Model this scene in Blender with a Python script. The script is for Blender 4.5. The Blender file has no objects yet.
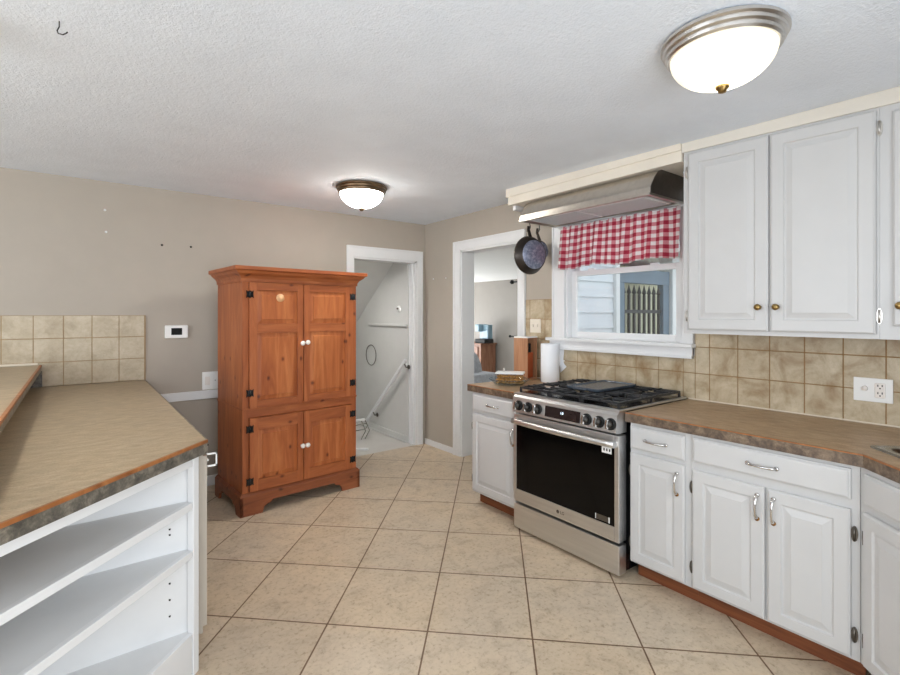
import bpy, bmesh, math, random
from mathutils import Vector, Matrix
random.seed(7)
PI = math.pi
SC = bpy.context.scene
COL = SC.collection

# ------------------------------------------------------------------ materials
def new_mat(name):
    m = bpy.data.materials.new(name)
    m.use_nodes = True
    nt = m.node_tree
    b = nt.nodes['Principled BSDF']
    return m, nt, b

def lin(r, g, b):
    f = lambda c: (c / 12.92) if c <= .04045 else ((c + .055) / 1.055) ** 2.4
    return (f(r / 255), f(g / 255), f(b / 255), 1)

def N(nt, t, **kw):
    n = nt.nodes.new(t)
    for k, v in kw.items():
        if k in n.inputs:
            n.inputs[k].default_value = v
        else:
            setattr(n, k, v)
    return n

def coords(nt, scale=(1, 1, 1), rot=(0, 0, 0), kind='Object'):
    tc = N(nt, 'ShaderNodeTexCoord')
    mp = N(nt, 'ShaderNodeMapping')
    mp.inputs['Scale'].default_value = scale
    mp.inputs['Rotation'].default_value = rot
    nt.links.new(tc.outputs[kind], mp.inputs['Vector'])
    return mp.outputs['Vector']

def noise(nt, vec, scale=5, detail=4, rough=.55, dist=0):
    n = N(nt, 'ShaderNodeTexNoise', Scale=scale, Detail=detail, Roughness=rough, Distortion=dist)
    nt.links.new(vec, n.inputs['Vector'])
    return n.outputs['Fac']

def ramp(nt, fac, stops):
    r = N(nt, 'ShaderNodeValToRGB')
    e = r.color_ramp.elements
    while len(e) < len(stops):
        e.new(.5)
    for el, (p, c) in zip(e, stops):
        el.position = p
        el.color = c
    nt.links.new(fac, r.inputs['Fac'])
    return r.outputs['Color']

def mixc(nt, fac, a, b, blend='MIX'):
    m = N(nt, 'ShaderNodeMix', data_type='RGBA', blend_type=blend)
    for s, v in ((m.inputs[0], fac), (m.inputs[6], a), (m.inputs[7], b)):
        if isinstance(v, (int, float)) or isinstance(v, tuple):
            s.default_value = v
        else:
            nt.links.new(v, s)
    return m.outputs[2]

def bump(nt, b, h, strength=.2, dist=.01):
    n = N(nt, 'ShaderNodeBump', Strength=strength, Distance=dist)
    nt.links.new(h, n.inputs['Height'])
    nt.links.new(n.outputs['Normal'], b.inputs['Normal'])

def flat(name, col, rough=.5, metal=0, var=.06, vscale=6, bmp=0, bscale=80, coat=0, spec=None):
    m, nt, b = new_mat(name)
    v = coords(nt)
    f = noise(nt, v, vscale, 3)
    c = lin(*col)
    lo = tuple(max(0, x * (1 - var)) for x in c[:3]) + (1,)
    hi = tuple(min(1, x * (1 + var)) for x in c[:3]) + (1,)
    nt.links.new(ramp(nt, f, [(.3, lo), (.7, hi)]), b.inputs['Base Color'])
    b.inputs['Roughness'].default_value = rough
    b.inputs['Metallic'].default_value = metal
    if coat:
        b.inputs['Coat Weight'].default_value = coat
        b.inputs['Coat Roughness'].default_value = .15
    if spec is not None:
        b.inputs['Specular IOR Level'].default_value = spec
    if bmp:
        bump(nt, b, noise(nt, v, bscale, 2), bmp, .004)
    return m

M = {}
M['taupe'] = flat('taupe_paint', (175, 166, 154), .62, var=.02, bmp=.12, bscale=140)
M['white'] = flat('white_paint', (230, 231, 232), .38, var=.015, bmp=.05, bscale=60)
M['cab'] = flat('cabinet_white_paint', (200, 200, 200), .36, var=.015, bmp=.05, bscale=40)
M['shelfgrey'] = flat('shelf_inner', (222, 223, 224), .5, var=.03)  # slightly greyer than the white front bands
M['cream'] = flat('cream_paint', (230, 222, 208), .5, var=.03)
M['stairgrey'] = flat('stairwell_paint', (206, 206, 203), .6, var=.02)
M['landing'] = flat('landing_paint', (200, 197, 192), .55, var=.04)
M['black'] = flat('black_enamel', (18, 18, 20), .16)
M['blackmatte'] = flat('black_matte', (14, 14, 14), .65)
M['castiron'] = flat('cast_iron', (34, 36, 40), .38, var=.2, bmp=.2, bscale=200)
M['griddle'] = flat('griddle_coating', (78, 87, 98), .26, var=.1)  # blue-grey window reflection is put into this base colour
M['blackglass'] = flat('oven_glass', (4, 4, 5), .08, spec=.22)
M['display'] = flat('display_panel', (40, 30, 30), .12)
M['nickel'] = flat('brushed_nickel', (206, 202, 197), .3, 1, var=.08)
M['chrome'] = flat('chrome', (216, 214, 212), .14, 1)
M['brass'] = flat('aged_brass', (158, 132, 84), .3, 1, var=.2)
M['bronze'] = flat('dark_bronze', (120, 100, 78), .38, 1, var=.15)
M['darkmetal'] = flat('dark_hinge_metal', (112, 107, 100), .4, 1, var=.2)
M['iron'] = flat('painted_black_iron', (22, 24, 28), .5)
M['plastic'] = flat('white_plastic', (240, 240, 238), .35, var=.01)
M['screen'] = flat('dark_screen', (10, 11, 11), .5, spec=.2)
M['porcelain'] = flat('porcelain', (240, 234, 228), .2, var=.02)
M['hole'] = flat('dark_hole', (40, 38, 36), .8)
M['brasstip'] = flat('brass_tip', (190, 140, 76), .25, 1)
M['paper'] = flat('paper_towel', (244, 246, 250), .85, var=.01, bmp=.3, bscale=90)
M['blanket'] = flat('grey_blanket', (186, 190, 198), .9, var=.15, vscale=20)
M['coffee'] = flat('blue_grey_plastic', (136, 166, 182), .3)
M['nextwall'] = flat('beige_wall_paint', (146, 140, 133), .6, var=.02)
M['nextceil'] = flat('bright_white_ceiling', (242, 242, 240), .7, var=.01)
M['bluegrey'] = flat('blue_grey_trim', (104, 124, 142), .5, var=.1)
M['creamfence'] = flat('pale_fence', (206, 204, 178), .6, var=.12)
M['sinkrim'] = flat('sink_rim', (150, 146, 136), .25, .6, var=.08)
M['sinkbowl'] = flat('sink_bowl', (58, 40, 24), .3, .3, var=.2)
M['cookie'] = flat('golden_cookies', (196, 146, 76), .7, var=.45, vscale=60)
M['redboard'] = flat('red_brown_board', (176, 84, 44), .4, var=.15, vscale=12)
M['stain'] = flat('pale_stain', (226, 176, 128), .45, var=.12, vscale=40)
M['caulk'] = flat('caulk', (222, 212, 194), .6)

# textured ceiling
m, nt, b = new_mat('textured_ceiling'); M['ceiling'] = m
v = coords(nt)
f = noise(nt, v, 4, 3)
nt.links.new(ramp(nt, f, [(.3, lin(230, 237, 246)), (.7, lin(236, 243, 252))]), b.inputs['Base Color'])
b.inputs['Roughness'].default_value = .75
n1 = noise(nt, v, 120, 3, .6)
n2 = noise(nt, v, 55, 2, .5)
ad = N(nt, 'ShaderNodeMath', operation='ADD')
nt.links.new(n1, ad.inputs[0]); nt.links.new(n2, ad.inputs[1])
bump(nt, b, ad.outputs[0], .5, .006)

# floor tiles, laid on the diagonal
m, nt, b = new_mat('floor_tile'); M['floor'] = m
tc = N(nt, 'ShaderNodeTexCoord')
def dot(ax, ay, c):
    d = N(nt, 'ShaderNodeVectorMath', operation='DOT_PRODUCT')
    d.inputs[1].default_value = (ax, ay, 0)
    nt.links.new(tc.outputs['Object'], d.inputs[0])
    a = N(nt, 'ShaderNodeMath', operation='ADD'); a.inputs[1].default_value = c
    nt.links.new(d.outputs['Value'], a.inputs[0])
    return a.outputs[0]
cx_ = N(nt, 'ShaderNodeCombineXYZ')
nt.links.new(dot(1.3571, 1.4104, 1.3056 + 20), cx_.inputs[0])
nt.links.new(dot(1.5493, -1.4239, .0106 + 20), cx_.inputs[1])
br = N(nt, 'ShaderNodeTexBrick', offset=0.0, squash=1.0)
br.inputs['Scale'].default_value = 1
br.inputs['Brick Width'].default_value = 1
br.inputs['Row Height'].default_value = 1
br.inputs['Mortar Size'].default_value = .0085
br.inputs['Mortar Smooth'].default_value = .1
br.inputs['Color1'].default_value = lin(208, 194, 174)
br.inputs['Color2'].default_value = lin(199, 184, 162)
br.inputs['Mortar'].default_value = lin(112, 86, 62)
nt.links.new(cx_.outputs[0], br.inputs['Vector'])
v = tc.outputs['Object']
f1 = noise(nt, v, 9, 6, .65, .5)
mott = ramp(nt, f1, [(.3, (.66, .62, .58, 1)), (.48, (.94, .92, .9, 1)), (.72, (1.08, 1.06, 1.04, 1))])
f2 = noise(nt, v, 1.3, 3)
f3 = noise(nt, v, 45, 5, .7)
spk = ramp(nt, f3, [(.3, (.5, .45, .4, 1)), (.43, (.92, .9, .88, 1)), (.52, (1.02, 1.02, 1.02, 1))])
c1 = mixc(nt, .75, br.outputs['Color'], mott, 'MULTIPLY')
c1 = mixc(nt, .8, c1, spk, 'MULTIPLY')
c1 = mixc(nt, .5, c1, ramp(nt, f2, [(.35, (.9, .91, .93, 1)), (.65, (1.06, .98, .86, 1))]), 'MULTIPLY')
nt.links.new(c1, b.inputs['Base Color'])
b.inputs['Roughness'].default_value = .46
inv = N(nt, 'ShaderNodeMath', operation='SUBTRACT'); inv.inputs[0].default_value = 1
nt.links.new(br.outputs['Fac'], inv.inputs[1])
bump(nt, b, inv.outputs[0], .35, .004)

# wall tile and grout
def tile_mat(name, a, b_, c):
    m, nt, b = new_mat(name)
    v = coords(nt)
    f = noise(nt, v, 7, 5, .6, .6)
    f2 = noise(nt, v, 55, 4, .7)
    col = ramp(nt, f, [(.3, lin(*a)), (.5, lin(*b_)), (.7, lin(*c))])
    col = mixc(nt, .55, col, ramp(nt, f2, [(.3, (.8, .77, .74, 1)), (.55, (1.02, 1.02, 1.02, 1))]), 'MULTIPLY')
    nt.links.new(col, b.inputs['Base Color'])
    b.inputs['Roughness'].default_value = .4
    bump(nt, b, f2, .12, .004)
    return m
M['walltile'] = tile_mat('beige_wall_tile', (152, 126, 92), (184, 168, 140), (206, 193, 168))
M['walltile2'] = tile_mat('pale_wall_tile', (170, 154, 128), (188, 174, 149), (202, 190, 168))
M['grout'] = flat('tan_grout', (150, 118, 78), .8, var=.1, vscale=10)
M['grout2'] = flat('pale_grout', (164, 138, 104), .8, var=.1, vscale=10)

# laminate
def laminate(name, a, b_, c, streak):
    m, nt, b = new_mat(name)
    v = coords(nt, streak)
    f = noise(nt, v, 22, 6, .68, .4)
    v2 = coords(nt)
    f2 = noise(nt, v2, 160, 3, .7)
    f3 = noise(nt, v2, 5, 4, .6)
    col = ramp(nt, f, [(.3, lin(*a)), (.5, lin(*b_)), (.7, lin(*c))])
    col = mixc(nt, .7, col, ramp(nt, f2, [(.32, (.7, .69, .68, 1)), (.6, (1.08, 1.06, 1.04, 1))]), 'MULTIPLY')
    col = mixc(nt, .5, col, ramp(nt, f3, [(.3, (.86, .86, .88, 1)), (.7, (1.06, 1.02, .96, 1))]), 'MULTIPLY')
    nt.links.new(col, b.inputs['Base Color'])
    b.inputs['Roughness'].default_value = .38
    return m
M['lam'] = laminate('brown_laminate', (152, 135, 108), (172, 154, 126), (190, 173, 146), (.6, 1.4, 1))
M['lamR'] = laminate('brown_laminate_kitchen', (148, 120, 90), (172, 144, 112), (190, 166, 134), (1, .5, 1))
M['lamedge'] = laminate('grey_laminate_edge', (58, 56, 52), (100, 96, 88), (150, 143, 130), (1, 1, 1))
M['lamedgeR'] = laminate('brown_laminate_edge', (66, 56, 48), (108, 92, 78), (150, 132, 112), (1, 1, 1))

# wood
def wood(name, dark, mid, light, axis='Z', rough=.46, knots=True, scale=1):
    m, nt, b = new_mat(name)
    st = {'X': (.12, 1, 1), 'Y': (1, .12, 1), 'Z': (1, 1, .10)}[axis]
    v = coords(nt, tuple(s * scale for s in st))
    f = noise(nt, v, 14, 5, .6, 1.2)
    f2 = noise(nt, v, 60, 3, .6, .3)
    col = ramp(nt, f, [(.28, lin(*dark)), (.5, lin(*mid)), (.74, lin(*light))])
    col = mixc(nt, .4, col, ramp(nt, f2, [(.3, (.8, .74, .7, 1)), (.6, (1.04, 1.02, 1, 1))]), 'MULTIPLY')
    if knots:
        tc = N(nt, 'ShaderNodeTexCoord'); sx = N(nt, 'ShaderNodeSeparateXYZ'); nt.links.new(tc.outputs['Object'], sx.inputs[0])
        ad = N(nt, 'ShaderNodeMath', operation='ADD'); nt.links.new(sx.outputs[0], ad.inputs[0]); nt.links.new(sx.outputs[1], ad.inputs[1])
        cb_ = N(nt, 'ShaderNodeCombineXYZ'); nt.links.new(ad.outputs[0], cb_.inputs[0 if axis == 'Z' else 1]); nt.links.new(sx.outputs[2], cb_.inputs[1 if axis == 'Z' else 0])
        mp = N(nt, 'ShaderNodeMapping'); mp.inputs['Scale'].default_value = (4.6, 3.0, 1); mp.inputs['Location'].default_value = (3.3, 1.7, 0)
        nt.links.new(cb_.outputs[0], mp.inputs['Vector'])
        vo = N(nt, 'ShaderNodeTexVoronoi', voronoi_dimensions='2D')
        vo.inputs['Scale'].default_value = 1
        nt.links.new(mp.outputs[0], vo.inputs['Vector'])
        kn = ramp(nt, vo.outputs['Distance'], [(.022, (.2, .11, .08, 1)), (.042, (.62, .5, .42, 1)), (.075, (1, 1, 1, 1))])
        col = mixc(nt, .85, col, kn, 'MULTIPLY')
    nt.links.new(col, b.inputs['Base Color'])
    b.inputs['Roughness'].default_value = rough
    bump(nt, b, f2, .05, .003)
    return m
M['pine'] = wood('honey_pine', (138, 70, 34), (166, 92, 48), (188, 114, 66))
M['pineX'] = wood('honey_pine_rail', (134, 68, 34), (160, 88, 46), (184, 110, 62), 'X')
M['pinepanel'] = wood('honey_pine_panel', (146, 74, 34), (174, 98, 50), (198, 124, 72))
M['pinedark'] = wood('dark_pine_base', (110, 58, 34), (138, 76, 44), (160, 96, 60), 'X')
M['woodtrim'] = wood('orange_edge_wood', (128, 76, 36), (160, 100, 52), (184, 124, 72), 'X', knots=False)
M['toekick'] = wood('reddish_toe_kick', (84, 42, 22), (122, 68, 38), (150, 92, 54), 'X', knots=False)
M['boxwood'] = wood('box_wood', (150, 104, 74), (178, 130, 96), (196, 150, 116), knots=False)
M['brownwood'] = wood('brown_furniture_wood', (122, 82, 62), (150, 106, 82), (170, 126, 100), knots=False)

# stainless steel
def steel(name, col, rough, st):
    m, nt, b = new_mat(name)
    v = coords(nt, st)
    f = noise(nt, v, 30, 4, .6)
    c = lin(*col)
    nt.links.new(ramp(nt, f, [(.3, tuple(x * .92 for x in c[:3]) + (1,)), (.7, tuple(min(1, x * 1.06) for x in c[:3]) + (1,))]), b.inputs['Base Color'])
    b.inputs['Metallic'].default_value = 1
    b.inputs['Roughness'].default_value = rough
    bump(nt, b, f, .04, .002)
    return m
M['steel'] = steel('brushed_steel', (222, 222, 222), .36, (.05, 1, 1))
M['steeldark'] = steel('dark_brushed_steel', (120, 116, 112), .34, (.05, 1, 1))
M['knobmetal'] = flat('knob_metal', (70, 68, 66), .3, .9)
M['hoodsteel'] = steel('hood_steel', (200, 194, 186), .28, (1, .05, 1))
m, nt, b = new_mat('filter_mesh'); M['filter'] = m
v = coords(nt, (1, 1, 1))
w1 = N(nt, 'ShaderNodeTexChecker', Scale=160)
nt.links.new(v, w1.inputs['Vector'])
w1.inputs['Color1'].default_value = lin(216, 224, 226); w1.inputs['Color2'].default_value = lin(188, 196, 198)
nt.links.new(w1.outputs['Color'], b.inputs['Base Color'])
b.inputs['Metallic'].default_value = .2; b.inputs['Roughness'].default_value = .6

# gingham cloth (UV)
m, nt, b = new_mat('red_gingham'); M['gingham'] = m
tc = N(nt, 'ShaderNodeTexCoord')
sp = N(nt, 'ShaderNodeSeparateXYZ'); nt.links.new(tc.outputs['UV'], sp.inputs[0])
def stripe(o):
    fr = N(nt, 'ShaderNodeMath', operation='FRACT'); nt.links.new(o, fr.inputs[0])
    gt = N(nt, 'ShaderNodeMath', operation='GREATER_THAN'); gt.inputs[1].default_value = .5
    nt.links.new(fr.outputs[0], gt.inputs[0]); return gt.outputs[0]
su, sv = stripe(sp.outputs[0]), stripe(sp.outputs[1])
white, pink, red = lin(240, 232, 232), lin(212, 138, 148), lin(176, 46, 70)
ca = mixc(nt, su, white, pink); cb = mixc(nt, su, pink, red)
cc = mixc(nt, sv, ca, cb)
v = coords(nt); f = noise(nt, v, 300, 2)
cc = mixc(nt, .3, cc, ramp(nt, f, [(.3, (.85, .85, .85, 1)), (.7, (1.05, 1.05, 1.05, 1))]), 'MULTIPLY')
nt.links.new(cc, b.inputs['Base Color']); b.inputs['Roughness'].default_value = .85
tr = N(nt, 'ShaderNodeBsdfTranslucent'); nt.links.new(cc, tr.inputs['Color'])
mx = N(nt, 'ShaderNodeMixShader'); mx.inputs[0].default_value = .25
nt.links.new(b.outputs[0], mx.inputs[1]); nt.links.new(tr.outputs[0], mx.inputs[2])
nt.links.new(mx.outputs[0], nt.nodes['Material Output'].inputs['Surface'])

# worn pan base
m, nt, b = new_mat('worn_pan_base'); M['panbase'] = m
v = coords(nt); f = noise(nt, v, 60, 5, .7)
nt.links.new(ramp(nt, f, [(.3, lin(92, 98, 120)), (.55, lin(150, 156, 178)), (.75, lin(196, 200, 214))]), b.inputs['Base Color'])
b.inputs['Metallic'].default_value = .6; b.inputs['Roughness'].default_value = .4
M['panside'] = flat('pan_side', (62, 56, 52), .35, .7, var=.25, vscale=12)

# glass
def glass(name, col=(1, 1, 1), rough=0.0, thin=True):
    m, nt, b = new_mat(name)
    t = N(nt, 'ShaderNodeBsdfTransparent'); t.inputs[0].default_value = tuple(col) + (1,)
    g = N(nt, 'ShaderNodeBsdfGlossy'); g.inputs['Roughness'].default_value = .02
    mx = N(nt, 'ShaderNodeMixShader')
    mx.inputs[0].default_value = .07; nt.links.new(t.outputs[0], mx.inputs[1]); nt.links.new(g.outputs[0], mx.inputs[2])
    nt.links.new(mx.outputs[0], nt.nodes['Material Output'].inputs['Surface'])
    return m
M['glass'] = glass('window_glass', (.95, .98, 1))
M['dishglass'] = glass('dish_glass', (.86, .9, .92))
M['clearplastic'] = glass('clear_plastic', (.93, .92, .9))

# lamp bowl: alabaster glass lit from the bulbs inside
def lampglass(name, s_edge, s_core, c0=(1, .95, .84, 1), c1=(1, .98, .93, 1), ctr=(.015, -.01, -.10), rng=(.055, .15)):
    m, nt, b = new_mat(name)
    tc = N(nt, 'ShaderNodeTexCoord')
    ds = N(nt, 'ShaderNodeVectorMath', operation='DISTANCE'); ds.inputs[1].default_value = ctr
    nt.links.new(tc.outputs['Object'], ds.inputs[0])
    mr = N(nt, 'ShaderNodeMapRange'); mr.inputs['From Min'].default_value = rng[0]; mr.inputs['From Max'].default_value = rng[1]
    mr.inputs['To Min'].default_value = s_core; mr.inputs['To Max'].default_value = s_edge
    mr.interpolation_type = 'SMOOTHSTEP'
    nt.links.new(ds.outputs['Value'], mr.inputs['Value'])
    f = noise(nt, tc.outputs['Object'], 9, 4, .6, 1.5)
    col = ramp(nt, f, [(.3, c0), (.7, c1)])
    nt.links.new(col, b.inputs['Emission Color'])
    nt.links.new(mr.outputs[0], b.inputs['Emission Strength'])
    b.inputs['Base Color'].default_value = lin(240, 230, 205)
    b.inputs['Roughness'].default_value = .25
    return m
M['lampglass'] = lampglass('lit_alabaster_glass', .60, 3.6, (1, .9, .68, 1), (1, .96, .82, 1))
M['lampglass3'] = lampglass('lit_alabaster_glass_side', 1.5, 330, ctr=(0, 0, -.17), rng=(.02, .085))
M['lampglass2'] = lampglass('lit_alabaster_glass_far', 14, 105)

m, nt, b = new_mat('lit_digits'); M['digits'] = m
b.inputs['Emission Color'].default_value = (.6, .85, 1, 1); b.inputs['Emission Strength'].default_value = 1.6

# siding
m, nt, b = new_mat('white_siding'); M['siding'] = m
v = coords(nt); f = noise(nt, v, 3, 2)
nt.links.new(ramp(nt, f, [(.3, lin(222, 228, 234)), (.7, lin(232, 236, 240))]), b.inputs['Base Color']); b.inputs['Roughness'].default_value = .5
M['grass'] = flat('outdoor_ground', (120, 122, 104), .9, var=.2)
M['foliage'] = flat('hedge_leaves', (96, 112, 92), .8, var=.4, vscale=9)

# ------------------------------------------------------------------ mesh builder
class MB:
    def __init__(s, mats):
        s.bm = bmesh.new(); s.mats = [mats] if isinstance(mats, str) else list(mats); s.mi = 0
        s.T = Matrix.Identity(4)
    def mat(s, k):
        if k not in s.mats: s.mats.append(k)
        s.mi = s.mats.index(k); return s
    def v(s, p): return s.bm.verts.new(s.T @ Vector(p))
    def f(s, vs, smooth=False):
        try:
            fa = s.bm.faces.new(vs)
        except ValueError:
            return None
        fa.material_index = s.mi; fa.smooth = smooth; return fa
    def box(s, x0, x1, y0, y1, z0, z1, bev=0):
        if x0 > x1: x0, x1 = x1, x0
        if y0 > y1: y0, y1 = y1, y0
        if z0 > z1: z0, z1 = z1, z0
        P = [s.v((x, y, z)) for x in (x0, x1) for y in (y0, y1) for z in (z0, z1)]
        fs = [s.f([P[i] for i in q]) for q in ((0, 1, 3, 2), (4, 6, 7, 5), (0, 4, 5, 1), (2, 3, 7, 6), (0, 2, 6, 4), (1, 5, 7, 3))]
        if bev:
            es = list({e for fa in fs for e in fa.edges})
            r = bmesh.ops.bevel(s.bm, geom=es, offset=bev, segments=2, profile=.6, affect='EDGES')
            for fa in r['faces']: fa.material_index = s.mi
        return s
    def prism(s, pts, axis, a, b):
        """polygon extruded along an axis; pts are the other two coordinates in cyclic order"""
        def mk(p, t):
            return {'X': (t, p[0], p[1]), 'Y': (p[0], t, p[1]), 'Z': (p[0], p[1], t)}[axis]
        A = [s.v(mk(p, a)) for p in pts]; B = [s.v(mk(p, b)) for p in pts]
        n = len(pts)
        s.f(A[::-1]); s.f(B)
        for i in range(n): s.f([A[i], A[(i + 1) % n], B[(i + 1) % n], B[i]])
        return s
    def rings(s, loops, close=True, cap0=True, cap1=True, smooth=False):
        L = [[s.v(p) for p in lp] for lp in loops]
        n = len(L[0])
        for a, b in zip(L, L[1:]):
            for i in range(n if close else n - 1):
                s.f([a[i], a[(i + 1) % n], b[(i + 1) % n], b[i]], smooth)
        if close and cap0: s.f(L[0][::-1])
        if close and cap1: s.f(L[-1])
        return s
    def panel(s, x0, x1, z0, z1, prof):
        """nested rectangles: prof = [(inset, y), ...] (front is -y)"""
        lp = []
        for i, y in prof:
            lp.append([(x0 + i, y, z0 + i), (x1 - i, y, z0 + i), (x1 - i, y, z1 - i), (x0 + i, y, z1 - i)])
        return s.rings(lp)
    def lathe(s, prof, c=(0, 0, 0), axis='Z', n=24, smooth=True, cap=True):
        lp = []
        for r, h in prof:
            ring = []
            for k in range(n):
                a = 2 * PI * k / n
                p, q = r * math.cos(a), r * math.sin(a)
                d = {'Z': (p, q, h), 'Y': (p, h, q), 'X': (h, p, q)}[axis]
                ring.append((c[0] + d[0], c[1] + d[1], c[2] + d[2]))
            lp.append(ring)
        return s.rings(lp, True, cap, cap, smooth)
    def tube(s, pts, r, n=8, smooth=True, closed=False):
        pts = [Vector(p) for p in pts]
        rs = r if isinstance(r, (list, tuple)) else [r] * len(pts)
        lp = []; up = None
        for i, p in enumerate(pts):
            a = pts[i - 1] if i > 0 else (pts[-1] if closed else p)
            b = pts[(i + 1) % len(pts)] if (i < len(pts) - 1 or closed) else p
            d = (b - a).normalized()
            if up is None:
                up = Vector((0, 0, 1)) if abs(d.z) < .9 else Vector((1, 0, 0))
            e1 = d.cross(up).normalized(); e2 = e1.cross(d).normalized(); up = e2
            lp.append([tuple(p + rs[i] * (math.cos(2 * PI * k / n) * e1 + math.sin(2 * PI * k / n) * e2)) for k in range(n)])
        if closed:
            lp.append(lp[0]); return s.rings(lp, True, False, False, smooth)
        return s.rings(lp, True, True, True, smooth)
    def build(s, name, parent=None, kind=None, label=None, fix=None):
        me = bpy.data.meshes.new(name)
        if fix:
            for vv in s.bm.verts: vv.co = fix(vv.co)
        bmesh.ops.remove_doubles(s.bm, verts=s.bm.verts, dist=1e-6)
        bmesh.ops.recalc_face_normals(s.bm, faces=s.bm.faces)
        s.bm.to_mesh(me); s.bm.free()
        for k in s.mats: me.materials.append(M[k])
        o = bpy.data.objects.new(name, me); COL.objects.link(o)
        if parent: o.parent = parent
        if kind: o['kind'] = kind
        if label: o['label'] = label
        return o

def thing(name, label, cat, loc=(0, 0, 0), rz=0, group=None):
    o = bpy.data.objects.new(name, None); COL.objects.link(o)
    o.location = loc; o.rotation_euler = (0, 0, rz); o.empty_display_size = .1
    o['label'] = label; o['category'] = cat
    if group: o['group'] = group
    return o
def tag(o, label, cat, group=None):
    o['label'] = label; o['category'] = cat
    if group: o['group'] = group
    return o
def S(mb, name): return mb.build(name, kind='structure')
R90 = -PI / 2        # local frame for things on the right wall: +X runs towards the viewer, +Y into the wall

# ------------------------------------------------------------------ room shell
ZC = 2.466
def sag(x, y):       # the old ceiling dips a little towards the window wall near the sink
    return ZC - .022 * max(0, -1.6 - y) * max(0, 1 + x / 2.2)
XW, YS = -6.6, -5.25          # far-left wall and the wall behind the camera

mb = MB('ceiling')
nx, ny = 12, 12
g = [[mb.v((XW + (0 - XW) * i / nx, YS + (0 - YS) * j / ny, 0)) for j in range(ny + 1)] for i in range(nx + 1)]
for row in g:
    for q in row: q.co.z = sag(q.co.x, q.co.y)
for i in range(nx):
    for j in range(ny): mb.f([g[i][j], g[i][j + 1], g[i + 1][j + 1], g[i + 1][j]], True)
top = [[mb.v((q.co.x, q.co.y, ZC + .1)) for q in row] for row in g]
mb.f([top[0][0], top[nx][0], top[nx][ny], top[0][ny]])
S(mb, 'ceiling')

DX0, DX1, DZ = -.893, -.115, 2.045         # stair doorway in the back wall
mb = MB('taupe')
mb.box(XW, DX0, 0, .13, 0, ZC); mb.box(DX1, .0, 0, .13, 0, ZC); mb.box(DX0, DX1, 0, .13, DZ, ZC)
S(mb, 'wall_back')
RY0, RY1, RZ = -.65, -1.475, 2.11         # doorway in the right wall
WY0, WY1, WZ0, WZ1 = -1.995, -2.945, 1.255, 2.24   # kitchen window
mb = MB('floor'); mb.box(XW, 0, YS, 0, -.05, 0); mb.box(0, .15, RY1, RY0, -.05, 0); S(mb, 'floor')
mb = MB('taupe')
mb.box(0, .15, 0.13, RY0, 0, ZC); mb.box(0, .15, RY0, RY1, RZ, ZC); mb.box(0, .15, RY1, WY0, 0, ZC)
mb.box(0, .15, WY0, WY1, 0, WZ0); mb.box(0, .15, WY0, WY1, WZ1, ZC); mb.box(0, .15, WY1, YS, 0, ZC)
S(mb, 'wall_right')
mb = MB('taupe')     # far left wall, with a wide opening added to let light in
mb.box(XW - .15, XW, YS, .13, 0, .8); mb.box(XW - .15, XW, YS, .13, 2.2, ZC)
mb.box(XW - .15, XW, YS, -4.2, .8, 2.2); mb.box(XW - .15, XW, -.9, .13, .8, 2.2)
S(mb, 'wall_left')
mb = MB('taupe')     # wall behind the camera; its opening is invented to admit light
mb.box(XW - .15, -5.3, YS - .15, YS, 0, ZC); mb.box(-1.5, .15, YS - .15, YS, 0, ZC)
mb.box(-5.3, -1.5, YS - .15, YS, 2.2, ZC); mb.box(-5.3, -1.5, YS - .15, YS, 0, .5)
S(mb, 'wall_front')

# baseboards
mb = MB('white'); mb.box(0, -.012, -.012, RY0 + .10, 0, .062, .002); S(mb, 'baseboard_right')
mb = MB('white'); mb.box(XW, -.963, -.014, 0, 0, .085, .003); S(mb, 'baseboard_back')
# chair rail piece on the back wall
mb = MB('white'); mb.box(-2.62, -1.02, -.022, 0, .742, .812, .004); S(mb, 'trim_1')

# casings
def casing_back():
    mb = MB('white')
    def strip(x0, x1, z0, z1):
        mb.box(x0, x1, -.016, 0, z0, z1, .003)
    strip(-.962, DX0, 0, DZ); strip(DX1, -.043, 0, DZ); strip(-.962, -.043, DZ, 2.155)
    mb.box(-.963, -.946, -.024, -.012, 0, 2.137, .003); mb.box(-.059, -.042, -.024, -.012, 0, 2.137, .003); mb.box(-.963, -.042, -.024, -.012, 2.1371, 2.157, .003)
    # jambs with a stop
    mb.box(DX0, DX0 + .018, 0, .14, 0, DZ); mb.box(DX1 - .018, DX1, 0, .14, 0, DZ); mb.box(DX0, DX1, 0, .14, DZ - .018, DZ)
    mb.box(DX1 - .03, DX1 - .018, .05, .09, 0, DZ - .018); mb.box(DX0 + .018, DX0 + .03, .05, .09, 0, DZ - .018)
    return S(mb, 'trim_2')
casing_back()
mb = MB('white')      # right doorway casing and jambs
cw = .105
mb.box(-.018, 0, RY0, RY0 + cw, 0, RZ, .003); mb.box(-.018, 0, RY1 - .085, RY1, 0, RZ, .003); mb.box(-.018, 0, RY0 + cw, RY1 - .085, RZ, RZ + .09, .003)
mb.box(-.026, -.014, RY0 + cw - .02, RY0 + cw + .001, 0, RZ + .07, .003); mb.box(-.026, -.014, RY1 - .086, RY0 + cw + .001, RZ + .0701, RZ + .092, .003); mb.box(-.026, -.014, RY1 - .086, RY1 - .067, 0, RZ + .07, .003)
mb.box(-.003, .16, RY0 - .02, RY0, 0, RZ); mb.box(-.003, .16, RY1, RY1 + .018, 0, RZ); mb.box(-.003, .16, RY1, RY0, RZ - .02, RZ)
S(mb, 'trim_3')

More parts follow.
